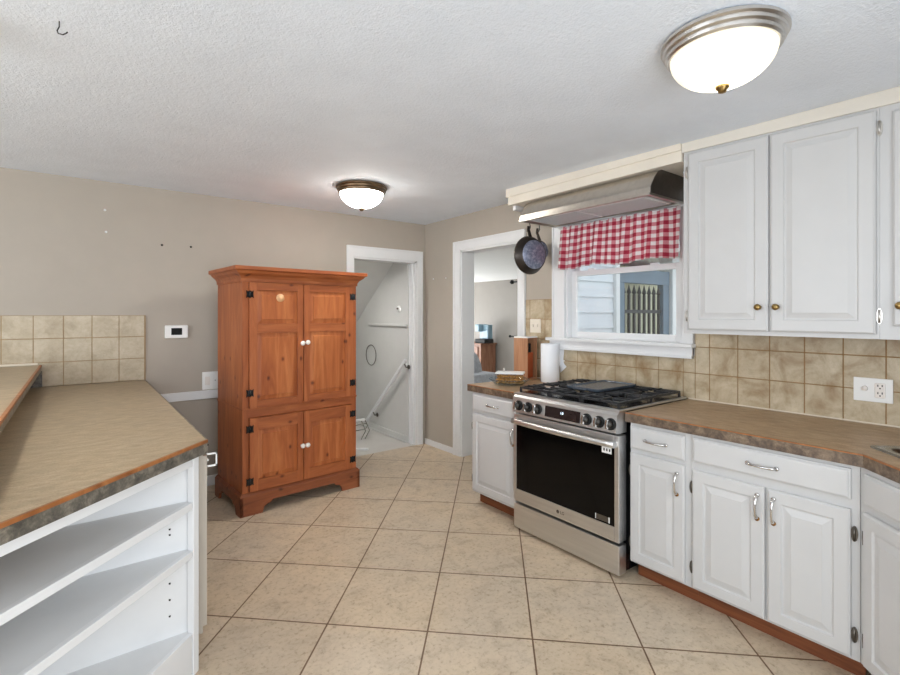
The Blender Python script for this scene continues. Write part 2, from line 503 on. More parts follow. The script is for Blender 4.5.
# wall tile fields (structure): grout bed with individual raised tiles
def tiles(name, plane, cols, rows, mats, off, keep=None, bed=None):
    mb = MB(mats)
    g = .0025
    for a0, a1 in zip(cols, cols[1:]):
        for z0, z1 in zip(rows, rows[1:]):
            for (p0, p1, q0, q1) in (keep(a0, a1, z0, z1) if keep else [(a0, a1, z0, z1)]):
                mb.mi = 0
                if plane == 'Y': mb.box(p0 + g, p1 - g, off - .009, off - .002, q0 + g, q1 - g, .0022)
                else: mb.box(off - .009, off - .002, p0 + g, p1 - g, q0 + g, q1 - g, .0022)
                mb.mi = 1
                if plane == 'Y': mb.box(p0, p1, off - .006, off, q0, q1)
                else: mb.box(off - .006, off, p0, p1, q0, q1)
    return mb
cols = [-2.694 - .1675 * k for k in range(6, -1, -1)]
rows = [.937, 1.109, 1.28, 1.446]
def keep_left(a0, a1, z0, z1):
    if a1 <= -3.33 and z1 < 1.115: return []
    return [(a0, a1, z0, z1)]
mb = tiles('x', 'Y', cols, rows, ['walltile2', 'grout2'], 0, keep_left)
mb.mi = 1; mb.box(-2.694, -2.688, -.011, 0, .937, 1.448)
mb.mat('caulk'); mb.box(-3.86, -3.34, -.0105, 0, 1.0945, 1.109)
S(mb, 'trim_4')
def keep_right(a0, a1, z0, z1):
    out = []
    lo, hi = min(a0, a1), max(a0, a1)
    # nook left of the window goes high, the rest stops at sill / cabinet
    if lo >= -1.86: top_ = 1.581
    elif lo >= -3.03: top_ = 1.19
    else: top_ = 1.36
    if z0 >= top_: return out
    return [(lo, hi, z0, min(z1, top_))]
rows = [.914, 1.081, 1.248, 1.415, 1.581]
ys = [-1.561, -1.613, -1.783, -1.855, -1.95, -2.117, -2.285, -2.452, -2.619, -2.786, -2.953, -3.03, -3.118, -3.28, -3.447, -3.613, -3.78, -3.946, -4.113, -4.28, -4.447, -4.614]
S(tiles('x', 'X', ys, rows, ['walltile', 'grout'], 0, keep_right), 'trim_5')
mb = MB('caulk'); mb.box(-.014, 0, -2.99, -5.2, .9145, .921); mb.box(-.014, 0, -1.62, -2.16, .9145, .921); S(mb, 'trim_6')

# soffit over the window
mb = MB('cream')
FX = -.355
zt = lambda y: sag(FX, y) - .001
mb.prism([(FX, 2.335), (0, 2.335), (0, 2.40), (FX, 2.40)], 'Y', -1.70, -3.118)
for a, b in ((-1.685, -3.118),):
    A = [(FX - .012, a, 2.398), (0, a, 2.398), (0, a, zt(a)), (FX - .012, a, zt(a))]
    B = [(FX - .012, b, 2.398), (0, b, 2.398), (0, b, zt(b)), (FX - .012, b, zt(b))]
    mb.rings([A, B])
S(mb, 'trim_7')
mb = MB('white'); mb.box(-.30, -.02, -1.70, -1.735, 2.30, 2.335); S(mb, 'trim_8')

# ------------------------------------------------------------------ kitchen window
win = thing('window_1', 'white double hung kitchen window over the stove', 'window'); win['kind'] = 'structure'
mb = MB('white')
mb.box(-.02, 0, -1.872, WY0, 1.19, WZ1 + .02, .003); mb.box(-.02, 0, WY1, -3.02, 1.19, WZ1 + .02, .003); mb.box(-.02, 0, WY0, WY1, WZ1, WZ1 + .06, .003)
mb.box(-.028, -.014, -1.872, -1.89, 1.19, WZ1, .003)
# jambs
mb.box(0, .15, WY0, WY0 - .02, WZ0, WZ1); mb.box(0, .15, WY1, WY1 + .02, WZ0, WZ1); mb.box(0, .15, WY0, WY1, WZ1 - .02, WZ1)
mb.build('casing', win)
mb = MB('white'); mb.box(-.065, .15, -1.835, -3.035, WZ0 - .012, WZ0 + .012, .006); mb.build('sill', win)
mb = MB('white'); mb.box(-.03, 0, -1.85, -3.02, 1.172, WZ0 - .012, .004); mb.box(-.04, 0, -1.85, -3.02, 1.172, 1.19, .004); mb.build('apron', win)
def sash(name, x0, x1, z0, z1, sw, bw, tw):
    mb = MB('white')
    y0, y1 = WY0 - .02, WY1 + .02
    mb.box(x0, x1, y0, y0 - sw, z0, z1, .004); mb.box(x0, x1, y1, y1 + sw, z0, z1, .004)
    mb.box(x0, x1, y0 - sw, y1 + sw, z0, z0 + bw, .004); mb.box(x0, x1, y0 - sw, y1 + sw, z1 - tw, z1, .004)
    o = mb.build(name, win)
    mg = MB('glass'); xm = (x0 + x1) / 2
    mg.box(xm - .002, xm + .002, y0 - sw + .001, y1 + sw - .001, z0 + bw - .003, z1 - tw + .003); mg.build('pane', o)
    return o
lo = sash('lower_sash', .05, .085, WZ0 + .012, 1.80, .05, .05, .042)
for y in (-2.2, -2.72):
    mb = MB('white'); mb.box(.05, .075, y - .03, y + .03, 1.80, 1.812, .003); mb.build('sash_lock', lo)
sash('upper_sash', .095, .13, 1.765, WZ1 - .02, .045, .04, .045)

# ------------------------------------------------------------------ stairwell behind the back doorway
LX0, LX1 = -1.6, -.145
S(MB('landing').box(LX0, LX1 + .1, .0, 3.2, -.05, -.001), 'floor_stair_landing')
mb = MB('stairgrey'); mb.box(LX1, LX1 + .1, .13, 3.2, 0, 2.6); mb.box(LX0 - .1, LX0, .13, 3.2, 0, 2.6); mb.box(LX0, LX1, 1.95, 2.05, 0, 2.6)
S(mb, 'wall_stairwell')
mb = MB('stairgrey')   # sloped underside of the stairs above
mb.prism([(.135, 2.30), (.20, 2.25), (1.95, .95), (1.95, 2.6), (.135, 2.6)], 'X', LX0, LX1)
S(mb, 'ceiling_stairwell')
mb = MB('stairgrey'); mb.box(LX1 - .016, LX1, .14, 1.95, 0, .075, .004); mb.box(LX1 - .026, LX1 - .014, .14, 1.95, 0, .02, .004); S(mb, 'baseboard_stairwell')
mb = MB('stairgrey'); mb.box(LX1 - .03, LX1, .13, 1.03, 1.317, 1.345, .004); S(mb, 'trim_9')
# slanted handrail
hr = thing('handrail', 'white slanted handrail on the grey stairwell wall with two metal brackets', 'handrail', (LX1, .5, .5))
A = Vector((-.06, -.42, .445)); B = Vector((-.06, .50, -.385))
mb = MB('white'); d = (B - A).normalized(); n = Vector((0, -d.z, d.y)) if True else None
n = Vector((0, -d.z, d.y))
q = [(-.015, -.016), (.015, -.016), (.015, .016), (-.015, .016)]
mb.rings([[tuple(P + Vector((a, 0, 0)) + n * b) for a, b in q] for P in (A, B)]); mb.build('rail', hr)
for t in (.03, .82):
    P = A.lerp(B, t)
    mb = MB('darkmetal'); mb.tube([tuple(P + Vector((0, 0, -.02))), tuple(P + Vector((.02, 0, -.06))), tuple(P + Vector((.058, 0, -.06)))], .008)
    mb.lathe([(.0, .052), (.026, .053), (.026, .0595)], (P.x, P.y, P.z - .06), 'X', 12)
    mb.build('bracket', hr, label='dark metal bracket')
# hoop
mb = MB('darkmetal'); mb.tube([(-.01, .13 * math.cos(a), .128 * math.sin(a)) for a in [2 * PI * k / 40 for k in range(40)]], .0045, 6, closed=True)
o = mb.build('wire_hoop'); o.location = (LX1, .985, .94); tag(o, 'thin grey wire hoop hanging flat on the stairwell wall', 'hoop')
t = thing('wall_hook_plate', 'small white plate with a dark knob on the stairwell wall above the ledge', 'hook', (LX1, .32, 1.518))
mb = MB('plastic'); mb.lathe([(.0, -.012), (.036, -.012), (.04, 0)], (0, 0, 0), 'X', 18); mb.build('plate', t)
mb = MB('darkmetal'); mb.lathe([(.0, -.03), (.012, -.028), (.012, -.012)], (0, 0, .006), 'X', 10); mb.build('knob', t, label='dark metal knob')
# white folded rack leaning inside the stairwell, half hidden by the armoire
t = thing('folding_rack', 'white wire folding rack on the stair landing behind the armoire', 'rack', (-.43, .62, -.03))
mb = MB('plastic')
mb.box(-.30, .0, -.01, .02, .24, .262, .004); mb.build('top_bar', t)
for k in range(2):
    mb = MB('sinkrim'); mb.tube([(.0 - .05 * k, .0, .245), (.05 - .05 * k, -.02, .12), (-.02 - .05 * k, -.03, .02), (-.2, -.03, .02), (-.2, 0, .245)], .006, 6); mb.build('wire_loop', t)
mb = MB('sinkrim'); mb.tube([(-.25, -.05, .14), (-.02, -.05, .15), (.01, -.05, .19), (-.02, -.05, .215), (-.25, -.05, .2)], .006, 6); mb.build('wire_loop', t)
o = MB('plastic').box(-.26, .08, -.012, .012, .006, .03, .003).build('white_batten'); o.location = (-.72, .16, 0); o.rotation_euler = (0, 0, math.radians(-38))
tag(o, 'white wooden batten lying on the stair landing by the armoire', 'batten')

# ------------------------------------------------------------------ room beyond the right doorway
S(MB('nextceil').box(.15, 4.3, -1.62, 6.0, -.05, 0), 'floor_next_room')
mb = MB('nextceil'); mb.box(.15, 4.3, -1.62, 6.0, 2.2, 2.3); S(mb, 'ceiling_next_room')
mb = MB('nextwall'); mb.box(4.2, 4.3, -.62, 6.0, 0, 2.2); mb.box(.15, 4.3, 6.0, 6.1, 0, 2.2)
mb.box(.15, 1.1, -1.62, -1.60, 0, 2.2); mb.box(1.1, 1.12, -1.60, -.62, 0, 2.2); mb.box(1.12, 4.2, -.62, -.60, 0, 2.2)
S(mb, 'wall_next_room')
t = thing('wooden_cabinet', 'brown wooden cabinet seen through the right doorway', 'cabinet', (3.98, 3.55, 0))
mb = MB('brownwood'); mb.box(-.24, .19, -.22, .62, .06, .80, .006); mb.build('body', t)
mb = MB('brownwood'); mb.box(-.27, .2, -.25, .65, .80, .835, .006); mb.build('top', t)
for yy in (-.20, .56):
    mb = MB('brownwood'); mb.box(-.24, .18, yy, yy + .05, 0, .06); mb.build('foot', t)
mb = MB('brownwood'); mb.panel(-.38, .28, .12, .76, [(0, -.001), (0, -.02), (.05, -.02), (.06, -.012), (.10, -.012)])
o = mb.build('door', t); o.rotation_euler = (0, 0, R90); o.location = (-.24, .15, 0)
t = thing('coffee_maker', 'blue grey coffee maker with black base on the brown cabinet in the next room', 'coffee maker', (3.9, 3.40, .835))
mb = MB('blackmatte'); mb.box(-.13, .13, -.16, .16, 0, .09, .015); mb.build('base', t)
mb = MB('coffee'); mb.box(-.02, .12, -.14, .06, .09, .40, .02); mb.build('water_tank', t)
mb = MB('coffee'); mb.box(-.13, .12, .03, .16, .25, .41, .02); mb.box(.0, .12, .05, .15, .09, .25, .01); mb.build('brew_head', t)
# armchair draped in a grey throw
t = thing('armchair', 'grey blanket covered armchair beyond the right doorway', 'armchair', (2.55, 2.13, 0))
mb = MB('blanket'); mb.box(-.35, .3, -.3, .35, .1, .42, .06); mb.build('seat', t)
mb = MB('blanket'); mb.lathe([(.0, .36), (.10, .35), (.20, .27), (.27, .10), (.30, -.1), (.31, -.28)], (-.05, .18, .45), 'Z', 20); mb.build('throw', t)
for sx in (-1, 1):
    for sy in (-1, 1):
        mb = MB('brownwood'); mb.box(sx * .25 - .025, sx * .25 + .025, sy * .24 - .025, sy * .24 + .025, 0, .1); mb.build('leg', t)
# curtain with rod beside the next room's window
t = thing('window_curtain', 'white curtain on a black rod at the right edge of the doorway view', 'curtain', (2.2, .705, 0))
mb = MB('plastic')
pts = []
for k in range(25):
    a = k / 24
    pts.append((.02 * math.sin(a * 40) , -.02 - .5 * a))
mb.rings([[(x, y, z) for x, y in pts] for z in (.05, 1.0, 1.90)], close=False, smooth=True)
o = mb.build('cloth', t); md = o.modifiers.new('Solid', 'SOLIDIFY'); md.thickness = .004
mb = MB('blackmatte'); mb.tube([(0, .10, 1.955), (0, -.55, 1.955)], .012); mb.lathe([(.0, .10), (.028, .11), (.034, .135), (.02, .16), (0, .165)], (0, 0, 1.955), 'Y', 12); mb.build('rod', t)
mb = MB('blackmatte'); mb.tube([(-.02, .14, 1.12), (-.02, .02, 1.12)], .010, 6); mb.lathe([(0, .14), (.02, .145), (.02, .16), (0, .165)], (-.02, 0, 1.12), 'Y', 10); mb.build('tieback_hook', t)
t = thing('light_switch', 'cream double plate on the brown tile left of the kitchen window', 'wall plate', (-.0095, -1.68, 1.357), R90)
mb = MB('cream'); mb.box(-.06, .06, -.006, 0, -.058, .058, .003); mb.build('plate', t)
for sx in (-.026, .026):
    mb = MB('cream'); mb.box(sx - .008, sx + .008, -.016, -.006, -.012, .012, .002); mb.build('toggle', t)

# ------------------------------------------------------------------ outside the kitchen window
mb = MB('siding')      # lapped wing wall: boards tilt
for k in range(22):
    z = -.2 + .152 * k
    mb.prism([(-1.655, z), (-1.632, z), (-1.632, z + .152), (-1.642, z + .152)], 'X', .16, 1.16)
o = mb.build('house_siding'); tag(o, 'white lapped siding of the house wing seen through the window', 'siding')
o = MB('white').box(1.162, 1.225, -1.685, -1.62, -.2, 3.0, .004).build('corner_board'); tag(o, 'white corner board at the end of the white lapped siding', 'corner board')
S(MB('grass').box(.2, 12, -14, -1.0, -.35, -.25), 'floor_outside')
t = thing('iron_gate', 'black iron gate with spear tops in a blue grey frame outside the window', 'gate', (1.72, -1.3, -.25))
mb = MB('bluegrey'); mb.box(0, .12, -.04, .04, 0, 2.19, .004); mb.box(.96, 1.1, -.04, .04, 0, 2.19, .004); mb.box(0, 1.1, -.045, .045, 2.07, 2.24, .004); mb.build('frame', t)
for z0 in (1.72, .3):
    mb = MB('iron'); mb.box(.12, .96, -.014, .014, z0, z0 + .04); mb.build('cross_rail', t)
for k in range(8):
    x = .16 + k * .108
    mb = MB('iron'); mb.box(x - .013, x + .013, -.013, .013, .1, 1.94)
    mb.lathe([(.004, 0), (.026, .03), (.0, .13)], (x, 0, 1.93), 'Z', 6, False); mb.build('bar', t)
mb = MB('iron')
for z0 in (1.22, 1.42):
    for sx in (-1, 1):
        mb.tube([(.54 + sx * (.05 - .045 * math.cos(a)), 0, z0 + .07 * math.sin(a)) for a in [2 * PI * k / 16 for k in range(16)]], .012, 6, closed=True)
mb.build('scroll', t)
o = MB('white').box(2.83, 3.0, -1.38, -1.2, -.25, 2.6, .004).build('porch_post'); tag(o, 'white porch post right of the iron gate outside the window', 'post')
mb = MB('siding')
mb.box(1.25, 4.6, -1.5, -.64, 2.42, 2.5); S(mb, 'ceiling_porch')
mb = MB('creamfence')
for k in range(26):
    mb.box(1.5 + k * .16, 1.5 + k * .16 + .15, -.82, -.80, -.25, 2.1)
o = mb.build('board_fence'); tag(o, 'pale board fence behind the iron gate outside the window', 'fence')

# ------------------------------------------------------------------ armoire
ar = thing('armoire', 'tall honey pine armoire with two upper and two lower panelled doors', 'armoire', (-2.175, -.85, 0), math.radians(4))
W, D = .93, .58
mb = MB('pine')
mb.box(0, .018, .0, D, .14, 1.70); mb.box(W - .018, W, 0, D, .14, 1.70); mb.box(0.018, W - .018, D - .012, D, .14, 1.70)
mb.box(.018, W - .018, .02, D - .012, .14, .16); mb.box(.018, W - .018, .02, D - .012, 1.68, 1.70)
mb.box(.018, W - .018, .02, D - .012, .70, .72)
# face frame stiles and rails
mb.box(.018, .043, -.0, .02, .14, 1.70); mb.box(W - .043, W - .018, 0, .02, .14, 1.70)
mb.mat('pineX'); mb.box(.043, W - .043, 0, .02, 1.69, 1.70); mb.box(.043, W - .043, 0, .02, .14, .165); mb.box(.043, W - .043, 0, .02, .703, .772)
mb.build('carcass', ar)
mb = MB('pineX'); mb.box(-.005, W + .005, -.005, 0.0, .760, .773, .002); mb.box(-.005, 0, -.005, D, .760, .773, .002); mb.box(W, W + .005, -.005, D, .760, .773, .002); mb.build('waist_moulding', ar)
mb = MB('pineX')     # flared crown
prof = [(0, 1.692), (.008, 1.692), (.010, 1.715), (.022, 1.735), (.044, 1.752), (.055, 1.768), (.07, 1.775), (.07, 1.800), (.0, 1.803)]
loops = [[(-o_, -o_, z), (W + o_, -o_, z), (W + o_, D, z), (-o_, D, z)] for o_, z in prof]
mb.rings(loops); mb.build('crown', ar)
mb = MB('pinedark')  # bracket base
def bracket(L, fw=.16):
    return [(0, 0), (fw, 0), (fw + .012, .045), (fw + .035, .058), (fw + .06, .062), (fw + .075, .082), (L - fw - .075, .082), (L - fw - .06, .062), (L - fw - .035, .058), (L - fw - .012, .045), (L - fw, 0), (L, 0), (L, .135), (0, .135)]
mb.prism([(x - .022, z) for x, z in bracket(W + .044)], 'Y', -.022, -.002)
mb.prism([(y - .022, z) for y, z in bracket(D + .022, .10)], 'X', -.022, -.002)
mb.prism([(y - .022, z) for y, z in bracket(D + .022, .10)], 'X', W + .002, W + .022)
loops = [[(-o_, -o_, z), (W + o_, -o_, z), (W + o_, D, z), (-o_, D, z)] for o_, z in ((.022, .135), (.022, .142), (.008, .160), (.0, .162))]
mb.rings(loops); mb.build('bracket_base', ar, label='darker bracket foot base')
def pine_door(name, x0, x1, z0, z1, panels, knob, hinge_x, hinges, mark=None):
    mb = MB('pine'); T = -.022
    xs0, xs1 = panels[0][0], panels[0][1]
    mb.box(x0, xs0, T, -.001, z0, z1, .002); mb.box(xs1, x1, T, -.001, z0, z1, .002)
    mb.mat('pineX')
    zs = [z0] + [q for p in panels for q in (p[2], p[3])] + [z1]
    for a, b in zip(zs[::2], zs[1::2]): mb.box(xs0, xs1, T, -.001, a, b, .0015)
    o = mb.build(name, ar)
    for p in panels:
        mp = MB('pinepanel'); mp.panel(p[0] + .001, p[1] - .001, p[2] + .001, p[3] - .001, [(0, -.002), (0, -.012), (.004, -.012), (.032, -.016), (.034, -.0205)]); mp.build('panel', o)
    mk = MB('porcelain'); mk.lathe([(.009, T), (.007, T - .012), (.016, T - .018), (.019, T - .026), (.016, T - .034), (.004, T - .037)], (knob[0], 0, knob[1]), 'Y', 16); mk.build('knob', o, label='white porcelain knob')
    for hz in hinges:
        mh = MB('black'); s_ = 1 if hinge_x < W / 2 else -1
        xa = hinge_x
        for (cxx) in (xa - .014, xa + .014):
            mh.prism([(cxx - .012, hz - .028), (cxx, hz - .020), (cxx + .012, hz - .028), (cxx + .009, hz), (cxx + .012, hz + .028), (cxx, hz + .02), (cxx - .012, hz + .028), (cxx - .009, hz)], 'Y', -.027, -.021)
        mh.tube([(xa, -.027, hz - .022), (xa, -.027, hz + .022)], .005, 6); mh.build('hinge', o, label='black butterfly hinge')
    if mark:
        ms = MB('stain'); ms.lathe([(0, -.0215), (.031, -.0215), (.031, -.0205)], (mark[0], 0, mark[1]), 'Y', 24); ms.build('round_mark', o, label='pale round stain')
    return o
pine_door('upper_door', .045, .452, .775, 1.688, [(.098, .405, .826, 1.318), (.098, .405, 1.384, 1.632)], (.437, 1.232), .045, (.885, 1.60), (.27, 1.578))
pine_door('upper_door', .458, W - .045, .775, 1.688, [(.505, .818, .826, 1.318), (.505, .818, 1.384, 1.632)], (.478, 1.238), W - .045, (.885, 1.60))
pine_door('lower_door', .045, .452, .168, .70, [(.105, .405, .25, .612)], (.437, .44), .045, (.245, .625))
pine_door('lower_door', .458, W - .045, .168, .70, [(.505, .818, .25, .612)], (.478, .44), W - .045, (.245, .625))

# ------------------------------------------------------------------ peninsula
PZ = .936
q2 = math.sqrt(.5)
# countertop polygon: right edge x=-2.68, clipped at 45 degrees in front
CT = [(-2.694, -.012), (-3.42, -.012), (-3.42, -3.046), (-2.694, -2.32)]
ct = thing('countertop', 'brown laminate peninsula countertop with a clipped orange edged corner', 'countertop', (-3.0, -1.2, PZ))
def loc(p, z): return (p[0] + 3.0, p[1] + 1.2, z - PZ)
def poly(mb, pts, z0, z1): mb.rings([[loc(p, z0) for p in pts], [loc(p, z1) for p in pts]])
mb = MB('lam'); poly(mb, CT, PZ - .032, PZ); mb.build('top', ct)
def edge_run(a, b, z0, z1, th, mat, name, parent, lab=None, f=loc):
    a, b = Vector(a), Vector(b); d = (b - a).normalized(); n = Vector((-d.y, d.x)) * th
    mb = MB(mat); P = [tuple(a), tuple(b), tuple(b + n), tuple(a + n)]
    mb.rings([[f(p, z0) for p in P], [f(p, z1) for p in P]])
    return mb.build(name, parent, label=lab)
A1, A2 = (-3.42, -3.046), (-2.694, -2.32)
edge_run(A2, A1, PZ - .012, PZ + .0005, .010, 'woodtrim', 'edge_strip', ct, 'orange wood edge strip')
edge_run(A2, A1, PZ - .054, PZ - .012, .008, 'lamedge', 'edge_band', ct, 'grey speckled edge band')
edge_run((-2.694, -.012), A2, PZ - .054, PZ, .006, 'lamedge', 'edge_band', ct, 'grey speckled edge band')
o = MB('hole').lathe([(0, 0), (.006, 0), (.006, .0015)], (0, 0, 0), 'Y', 8).build('edge_screw', ct); o.location = loc((-2.687, -2.312), PZ - .026)
# base cabinet
bc = thing('base_cabinet', 'taupe sided base cabinet under the left peninsula countertop', 'cabinet', (-2.72, -1.15, 0))
mb = MB('taupe'); mb.box(-.58, .020, -1.145, 1.11, .125, PZ - .055); mb.box(-.58, -.03, -1.145, 1.11, 0, .125); mb.build('body', bc)
for k in range(3):
    y0 = -1.12 + k * .745
    mb = MB('taupe'); mb.box(.020, .037, y0 - .02 if k == 0 else y0 + .01, y0 + .73, .15, .86, .002); mb.build('door', bc)
lt = MB('plastic')
lt.box(0, .012, -.03, .03, -.004, .004); lt.box(.006, .05, -.03, -.024, .026, .034); lt.box(.006, .05, -.03, -.024, -.034, -.026); lt.box(.044, .05, -.03, -.024, -.034, .034); lt.tube([(.006, -.027, .03), (-.01, -.027, .075)], .003, 5)
o = lt.build('child_safety_latch'); o.location = (-2.683, -2.245, .835); o.scale = (.85, .85, .85); tag(o, 'small white plastic child safety latch at the peninsula corner', 'latch')
# corner shelf unit, open front on the diagonal
sh = thing('open_shelf', 'white open corner shelf unit under the clipped end of the peninsula counter', 'shelf', (-2.729, -2.316, 0), PI / 4)
# local: x to the right along the face, y into the shelf, origin at the post
LEN = .93
mb = MB('white'); mb.box(-.038, -.005, -.016, .012, 0, PZ - .054, .003); mb.build('post', sh)
tri = lambda i: [(-.02, i), (-LEN, i), (-LEN, i + (LEN - .02) - i), (-.02 - .0, i + .005)]
def slab(mb, z0, z1, inset=.0):
    # triangle bounded by the face (y=0), the back board (45 deg) and a left end
    P = [(-.02, inset), (-LEN, inset), (-.49, .482), (-.02, .012)]
    mb.rings([[(x, y, z0) for x, y in P], [(x, y, z1) for x, y in P]])
for z0, z1 in ((.480, .503), (.673, .697)):
    mb = MB('shelfgrey'); slab(mb, z0, z1, .004); mb.mat('white'); mb.box(-LEN, -.042, -.014, .006, z0 - .003, z1 + .002, .002); mb.build('shelf', sh)
mb = MB('white'); mb.box(-LEN, -.042, -.014, .006, PZ - .093, PZ - .055, .002); mb.build('top_rail', sh)
mb = MB('shelfgrey'); slab(mb, .15, .17, .0); mb.mat('white'); mb.box(-LEN, -.042, -.012, .006, 0, .172, .002); mb.build('bottom_board', sh)
mb = MB('shelfgrey')
P = [(-.02, .012), (-.49, .482), (-.482, .490), (-.012, .020)]
mb.rings([[(x, y, 0) for x, y in P], [(x, y, PZ - .055) for x, y in P]])
mb.mat('hole')
for z in (.60, .578, .385, .32, .255):
    for t_ in (.052,):
        c = Vector((-.02 - t_, .012 + t_ * .98))
        mb.box(c.x - .002, c.x + .002, c.y - .003, c.y + .006, z - .003, z + .003)
mb.build('back_board', sh)
# raised bar
BZ = 1.094
bar = thing('bar_counter', 'raised brown laminate bar top along the left of the peninsula', 'bar counter', (-3.6, -1.4, BZ))
def locb(p, z): return (p[0] + 3.6, p[1] + 1.4, z - BZ)
BP = [(-3.330, -.012), (-3.85, -.012), (-3.85, -2.9), (-3.330, -2.9)]
mb = MB('lam'); mb.rings([[locb(p, BZ - .04) for p in BP], [locb(p, BZ) for p in BP]]); mb.build('top', bar)
edge_run((-3.330, -.012), (-3.330, -2.9), BZ - .012, BZ + .0005, .012, 'woodtrim', 'edge_strip', bar, 'orange wood edge strip', locb)
edge_run((-3.330, -.012), (-3.330, -2.9), BZ - .042, BZ - .012, .010, 'lamedge', 'edge_band', bar, 'grey speckled edge band', locb)
mb = MB('taupe'); mb.box(.15, .17, -1.5, 1.385, -BZ, -.041); mb.box(.0, .15, -1.5, 1.385, -BZ, -.041); mb.build('knee_wall', bar)
mb = MB('lamedge'); mb.box(-3.422, -3.315, -.02, -.001, PZ + .001, BZ - .043); S(mb, 'trim_10')

# ------------------------------------------------------------------ wall bits on the back wall
t = thing('thermostat', 'white thermostat with black screen on the taupe wall left of the armoire', 'thermostat', (-2.472, .002, 1.313))
mb = MB('plastic'); mb.box(-.083, .083, -.028, 0, -.053, .053, .008); mb.build('case', t)
mb = MB('screen'); mb.box(-.04, .038, -.0295, -.0275, -.026, .03, .0005); mb.build('screen', t, label='black screen')
t = thing('wall_switch_plate', 'white double switch plate above the chair rail beside the armoire', 'switch plate', (-2.215, 0, .892))
mb = MB('plastic'); mb.box(-.066, .066, -.008, 0, -.075, .075, .003); mb.build('plate', t)
mb = MB('porcelain'); mb.box(-.045, -.008, -.013, -.007, -.035, .035, .002); mb.build('rocker', t)
mb = MB('darkmetal'); mb.lathe([(0, -.012), (.004, -.012), (.004, -.007)], (.034, 0, .0), 'Y', 8); mb.build('screw', t)
for x, z, lab in ((-2.95, 2.248, 'tiny pale wall anchor highest on the back wall above the left tile'), (-2.943, 2.082, 'tiny pale wall anchor below the highest one above the left tile'),
                  (-2.574, 2.015, 'tiny dark screw hole in the taupe wall above the thermostat'), (-2.365, 2.017, 'tiny dark screw hole in the taupe wall close to the armoire crown')):
    mb = MB('hole' if z < 2.05 else 'white'); mb.lathe([(0, -.003), (.008, -.003), (.009, 0)], (0, 0, 0), 'Y', 10)
    o = mb.build('wall_anchor'); o.location = (x, 0, z); tag(o, lab, 'wall anchor')
for y, z, lab in ((-.166, 1.846, 'tiny white screw nearer the room corner beside the right doorway'), (-.395, 1.843, 'tiny white screw nearer the white casing of the right doorway')):
    mb = MB('white'); mb.lathe([(0, -.006), (.008, -.005), (.009, 0)], (0, 0, 0), 'X', 10)
    o = mb.build('wall_screw'); o.location = (0, y, z); tag(o, lab, 'screw')
mb = MB('iron'); mb.tube([(0, 0, .06), (0, 0, .02), (-.012, .006, -.01), (-.006, .0, -.03), (.02, -.012, -.036), (.04, -.02, -.022), (.048, -.024, -.012)], .0042, 6)
o = mb.build('ceiling_hook'); o.scale = (.48, .48, .48); o.location = (-3.165, -2.375, ZC - .0285); tag(o, 'black swag hook screwed into the white textured ceiling', 'hook')

# ------------------------------------------------------------------ cabinets on the right wall
def raised(mb, x0, x1, z0, z1, y0, th=.02, inset=.052):
    mb.panel(x0, x1, z0, z1, [(0, y0), (0, y0 - th + .006), (.008, y0 - th), (inset, y0 - th), (inset + .005, y0 - th + .007), (inset + .012, y0 - th + .007), (inset + .036, y0 - th + .001), (inset + .038, y0 - th)])
def slabfront(mb, x0, x1, z0, z1, y0, th=.02):
    mb.panel(x0, x1, z0, z1, [(0, y0), (0, y0 - th + .008), (.004, y0 - th + .007), (.010, y0 - th + .001), (.014, y0 - th)])
def bow_handle(parent, x, z, y, L, horiz):
    mb = MB('chrome')
    pts = []
    for k in range(13):
        a = -1 + 2 * k / 12
        off = y - .026 * (1 - a * a) ** .5 - .002 if abs(a) < .999 else y
        d = a * L / 2
        pts.append((x + d, off, z) if horiz else (x, off, z + d))
    rs = [.0075 if abs(k - 6) > 3 else .0055 for k in range(13)]
    mb.tube(pts, rs, 8)
    for a in (-1, 1):
        p = (x + a * L / 2, y - .003, z) if horiz else (x, y - .003, z + a * L / 2)
        mb.mat('chrome' if (horiz or a > 0) else 'brasstip')
        mb.lathe([(.0, -.006), (.009, -.005), (.010, .003)], p, 'Y', 10)
    return mb.build('handle', parent, label='chrome bow handle')
def hinge(parent, x, z, y, mat='darkmetal', h=.062):
    mb = MB(mat)
    mb.lathe([(0, -.007), (.35 * h * .6, -.005), (.012, 0)], (x, y, z), 'Y', 12)
    mb2 = MB(mat)
    n = 14
    lp = [[(x + .011 * math.cos(2 * PI * k / n), yy, z + h / 2 * math.sin(2 * PI * k / n)) for k in range(n)] for yy in (y, y - .005)]
    mb.bm.clear(); mb.rings(lp); mb.tube([(x, y - .006, z - h * .42), (x, y - .006, z + h * .42)], .005, 6)
    mb2.bm.free()
    return mb.build('hinge', parent, label='dark metal hinge' if mat == 'darkmetal' else 'aged brass hinge')
FXB = -.70     # face frame plane of the base cabinets
